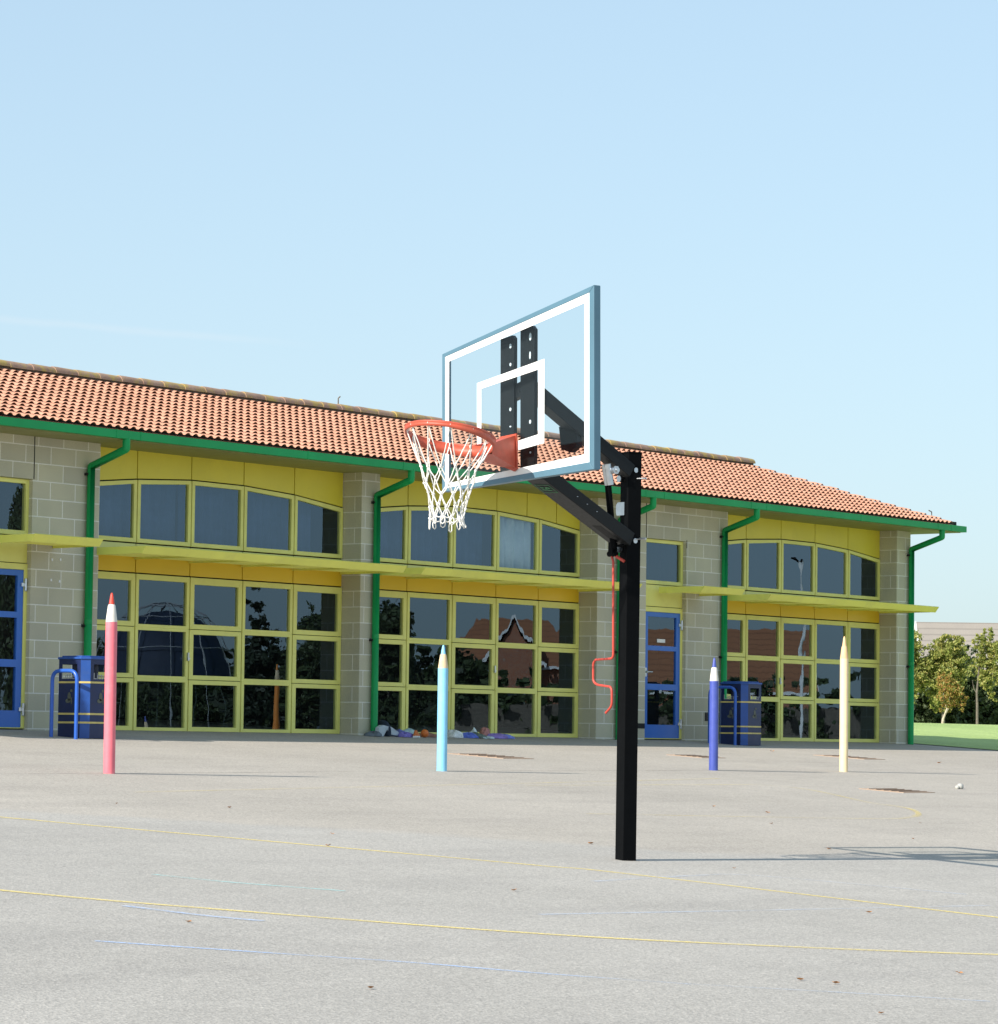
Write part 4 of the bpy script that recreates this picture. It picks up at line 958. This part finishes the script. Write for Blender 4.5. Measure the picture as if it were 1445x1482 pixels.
# a thin old vapour trail low in the sky
def nd(typ, **kw):
    x = nt.nodes.new('ShaderNode'+typ)
    for k, v in kw.items(): setattr(x, k, v)
    return x
Fd, Rd, Ud = Vector((.7905,.6087,.0672)), Vector((.6094,-.7928,.0126)), Vector((-.0610,-.0310,.9977))
pa = (Fd-.1430*Rd+.0550*Ud).normalized(); pb = (Fd-.0540*Rd+.0475*Ud).normalized(); pn = pa.cross(pb).normalized()
tc = nd('TexCoord'); nzm = nd('TexNoise'); nzm.inputs['Scale'].default_value = 60; nzm.inputs['Detail'].default_value = 5; nt.links.new(tc.outputs['Generated'], nzm.inputs['Vector'])
dt = nd('VectorMath', operation='DOT_PRODUCT'); dt.inputs[1].default_value = pn; nt.links.new(tc.outputs['Generated'], dt.inputs[0])
wb = nd('Math', operation='MULTIPLY_ADD'); wb.inputs[1].default_value = .0022; nt.links.new(nzm.outputs['Fac'], wb.inputs[0]); nt.links.new(dt.outputs['Value'], wb.inputs[2])
ab = nd('Math', operation='SUBTRACT'); ab.inputs[1].default_value = .0011; nt.links.new(wb.outputs[0], ab.inputs[0])
ab2 = nd('Math', operation='ABSOLUTE'); nt.links.new(ab.outputs[0], ab2.inputs[0])
fa = nd('MapRange', interpolation_type='SMOOTHSTEP'); fa.inputs['From Min'].default_value = 0; fa.inputs['From Max'].default_value = .0017; fa.inputs['To Min'].default_value = .13; fa.inputs['To Max'].default_value = 0; nt.links.new(ab2.outputs[0], fa.inputs[0])
dl = nd('VectorMath', operation='DOT_PRODUCT'); dl.inputs[1].default_value = Rd; nt.links.new(tc.outputs['Generated'], dl.inputs[0])
fe = nd('MapRange', interpolation_type='SMOOTHSTEP'); fe.inputs['From Min'].default_value = -.09; fe.inputs['From Max'].default_value = -.045; fe.inputs['To Min'].default_value = 1; fe.inputs['To Max'].default_value = 0; nt.links.new(dl.outputs['Value'], fe.inputs[0])
ft = nd('Math', operation='MULTIPLY'); nt.links.new(fa.outputs[0], ft.inputs[0]); nt.links.new(fe.outputs[0], ft.inputs[1])
tm = nd('Mix', data_type='RGBA'); tm.clamp_result = False; tm.inputs[7].default_value = (3.3,3.35,3.4,1)
nt.links.new(ft.outputs[0], tm.inputs[0]); nt.links.new(tint.outputs[2], tm.inputs[6]); nt.links.new(tm.outputs[2], bg.inputs[0])
cam = bpy.data.cameras.new('camera'); co = bpy.data.objects.new('camera', cam); COL.objects.link(co); S.camera = co
Rr = Vector((.60940084,-.79276145,.01264523)); Uu = Vector((-.06098624,-.03096701,.99765812)); Ff = Vector((.79051331,.60874488,.06721887))
mt = Matrix((Rr, Uu, -Ff)).transposed().to_4x4(); mt.translation = Vector((-32.70428,-32.09146,-.14835)); co.matrix_world = mt
cam.sensor_fit = 'HORIZONTAL'; cam.sensor_width = 36; cam.lens = 36*5054.66/1445; cam.clip_start = .1; cam.clip_end = 5000
cam.shift_y = -1.35053/1482
S.view_settings.view_transform = 'Standard'; S.view_settings.look = 'None'; S.view_settings.gamma = 1; S.view_settings.exposure = 0.9
S.render.resolution_x = 998; S.render.resolution_y = 1024
S.cycles.transparent_max_bounces = 16; S.cycles.max_bounces = 8
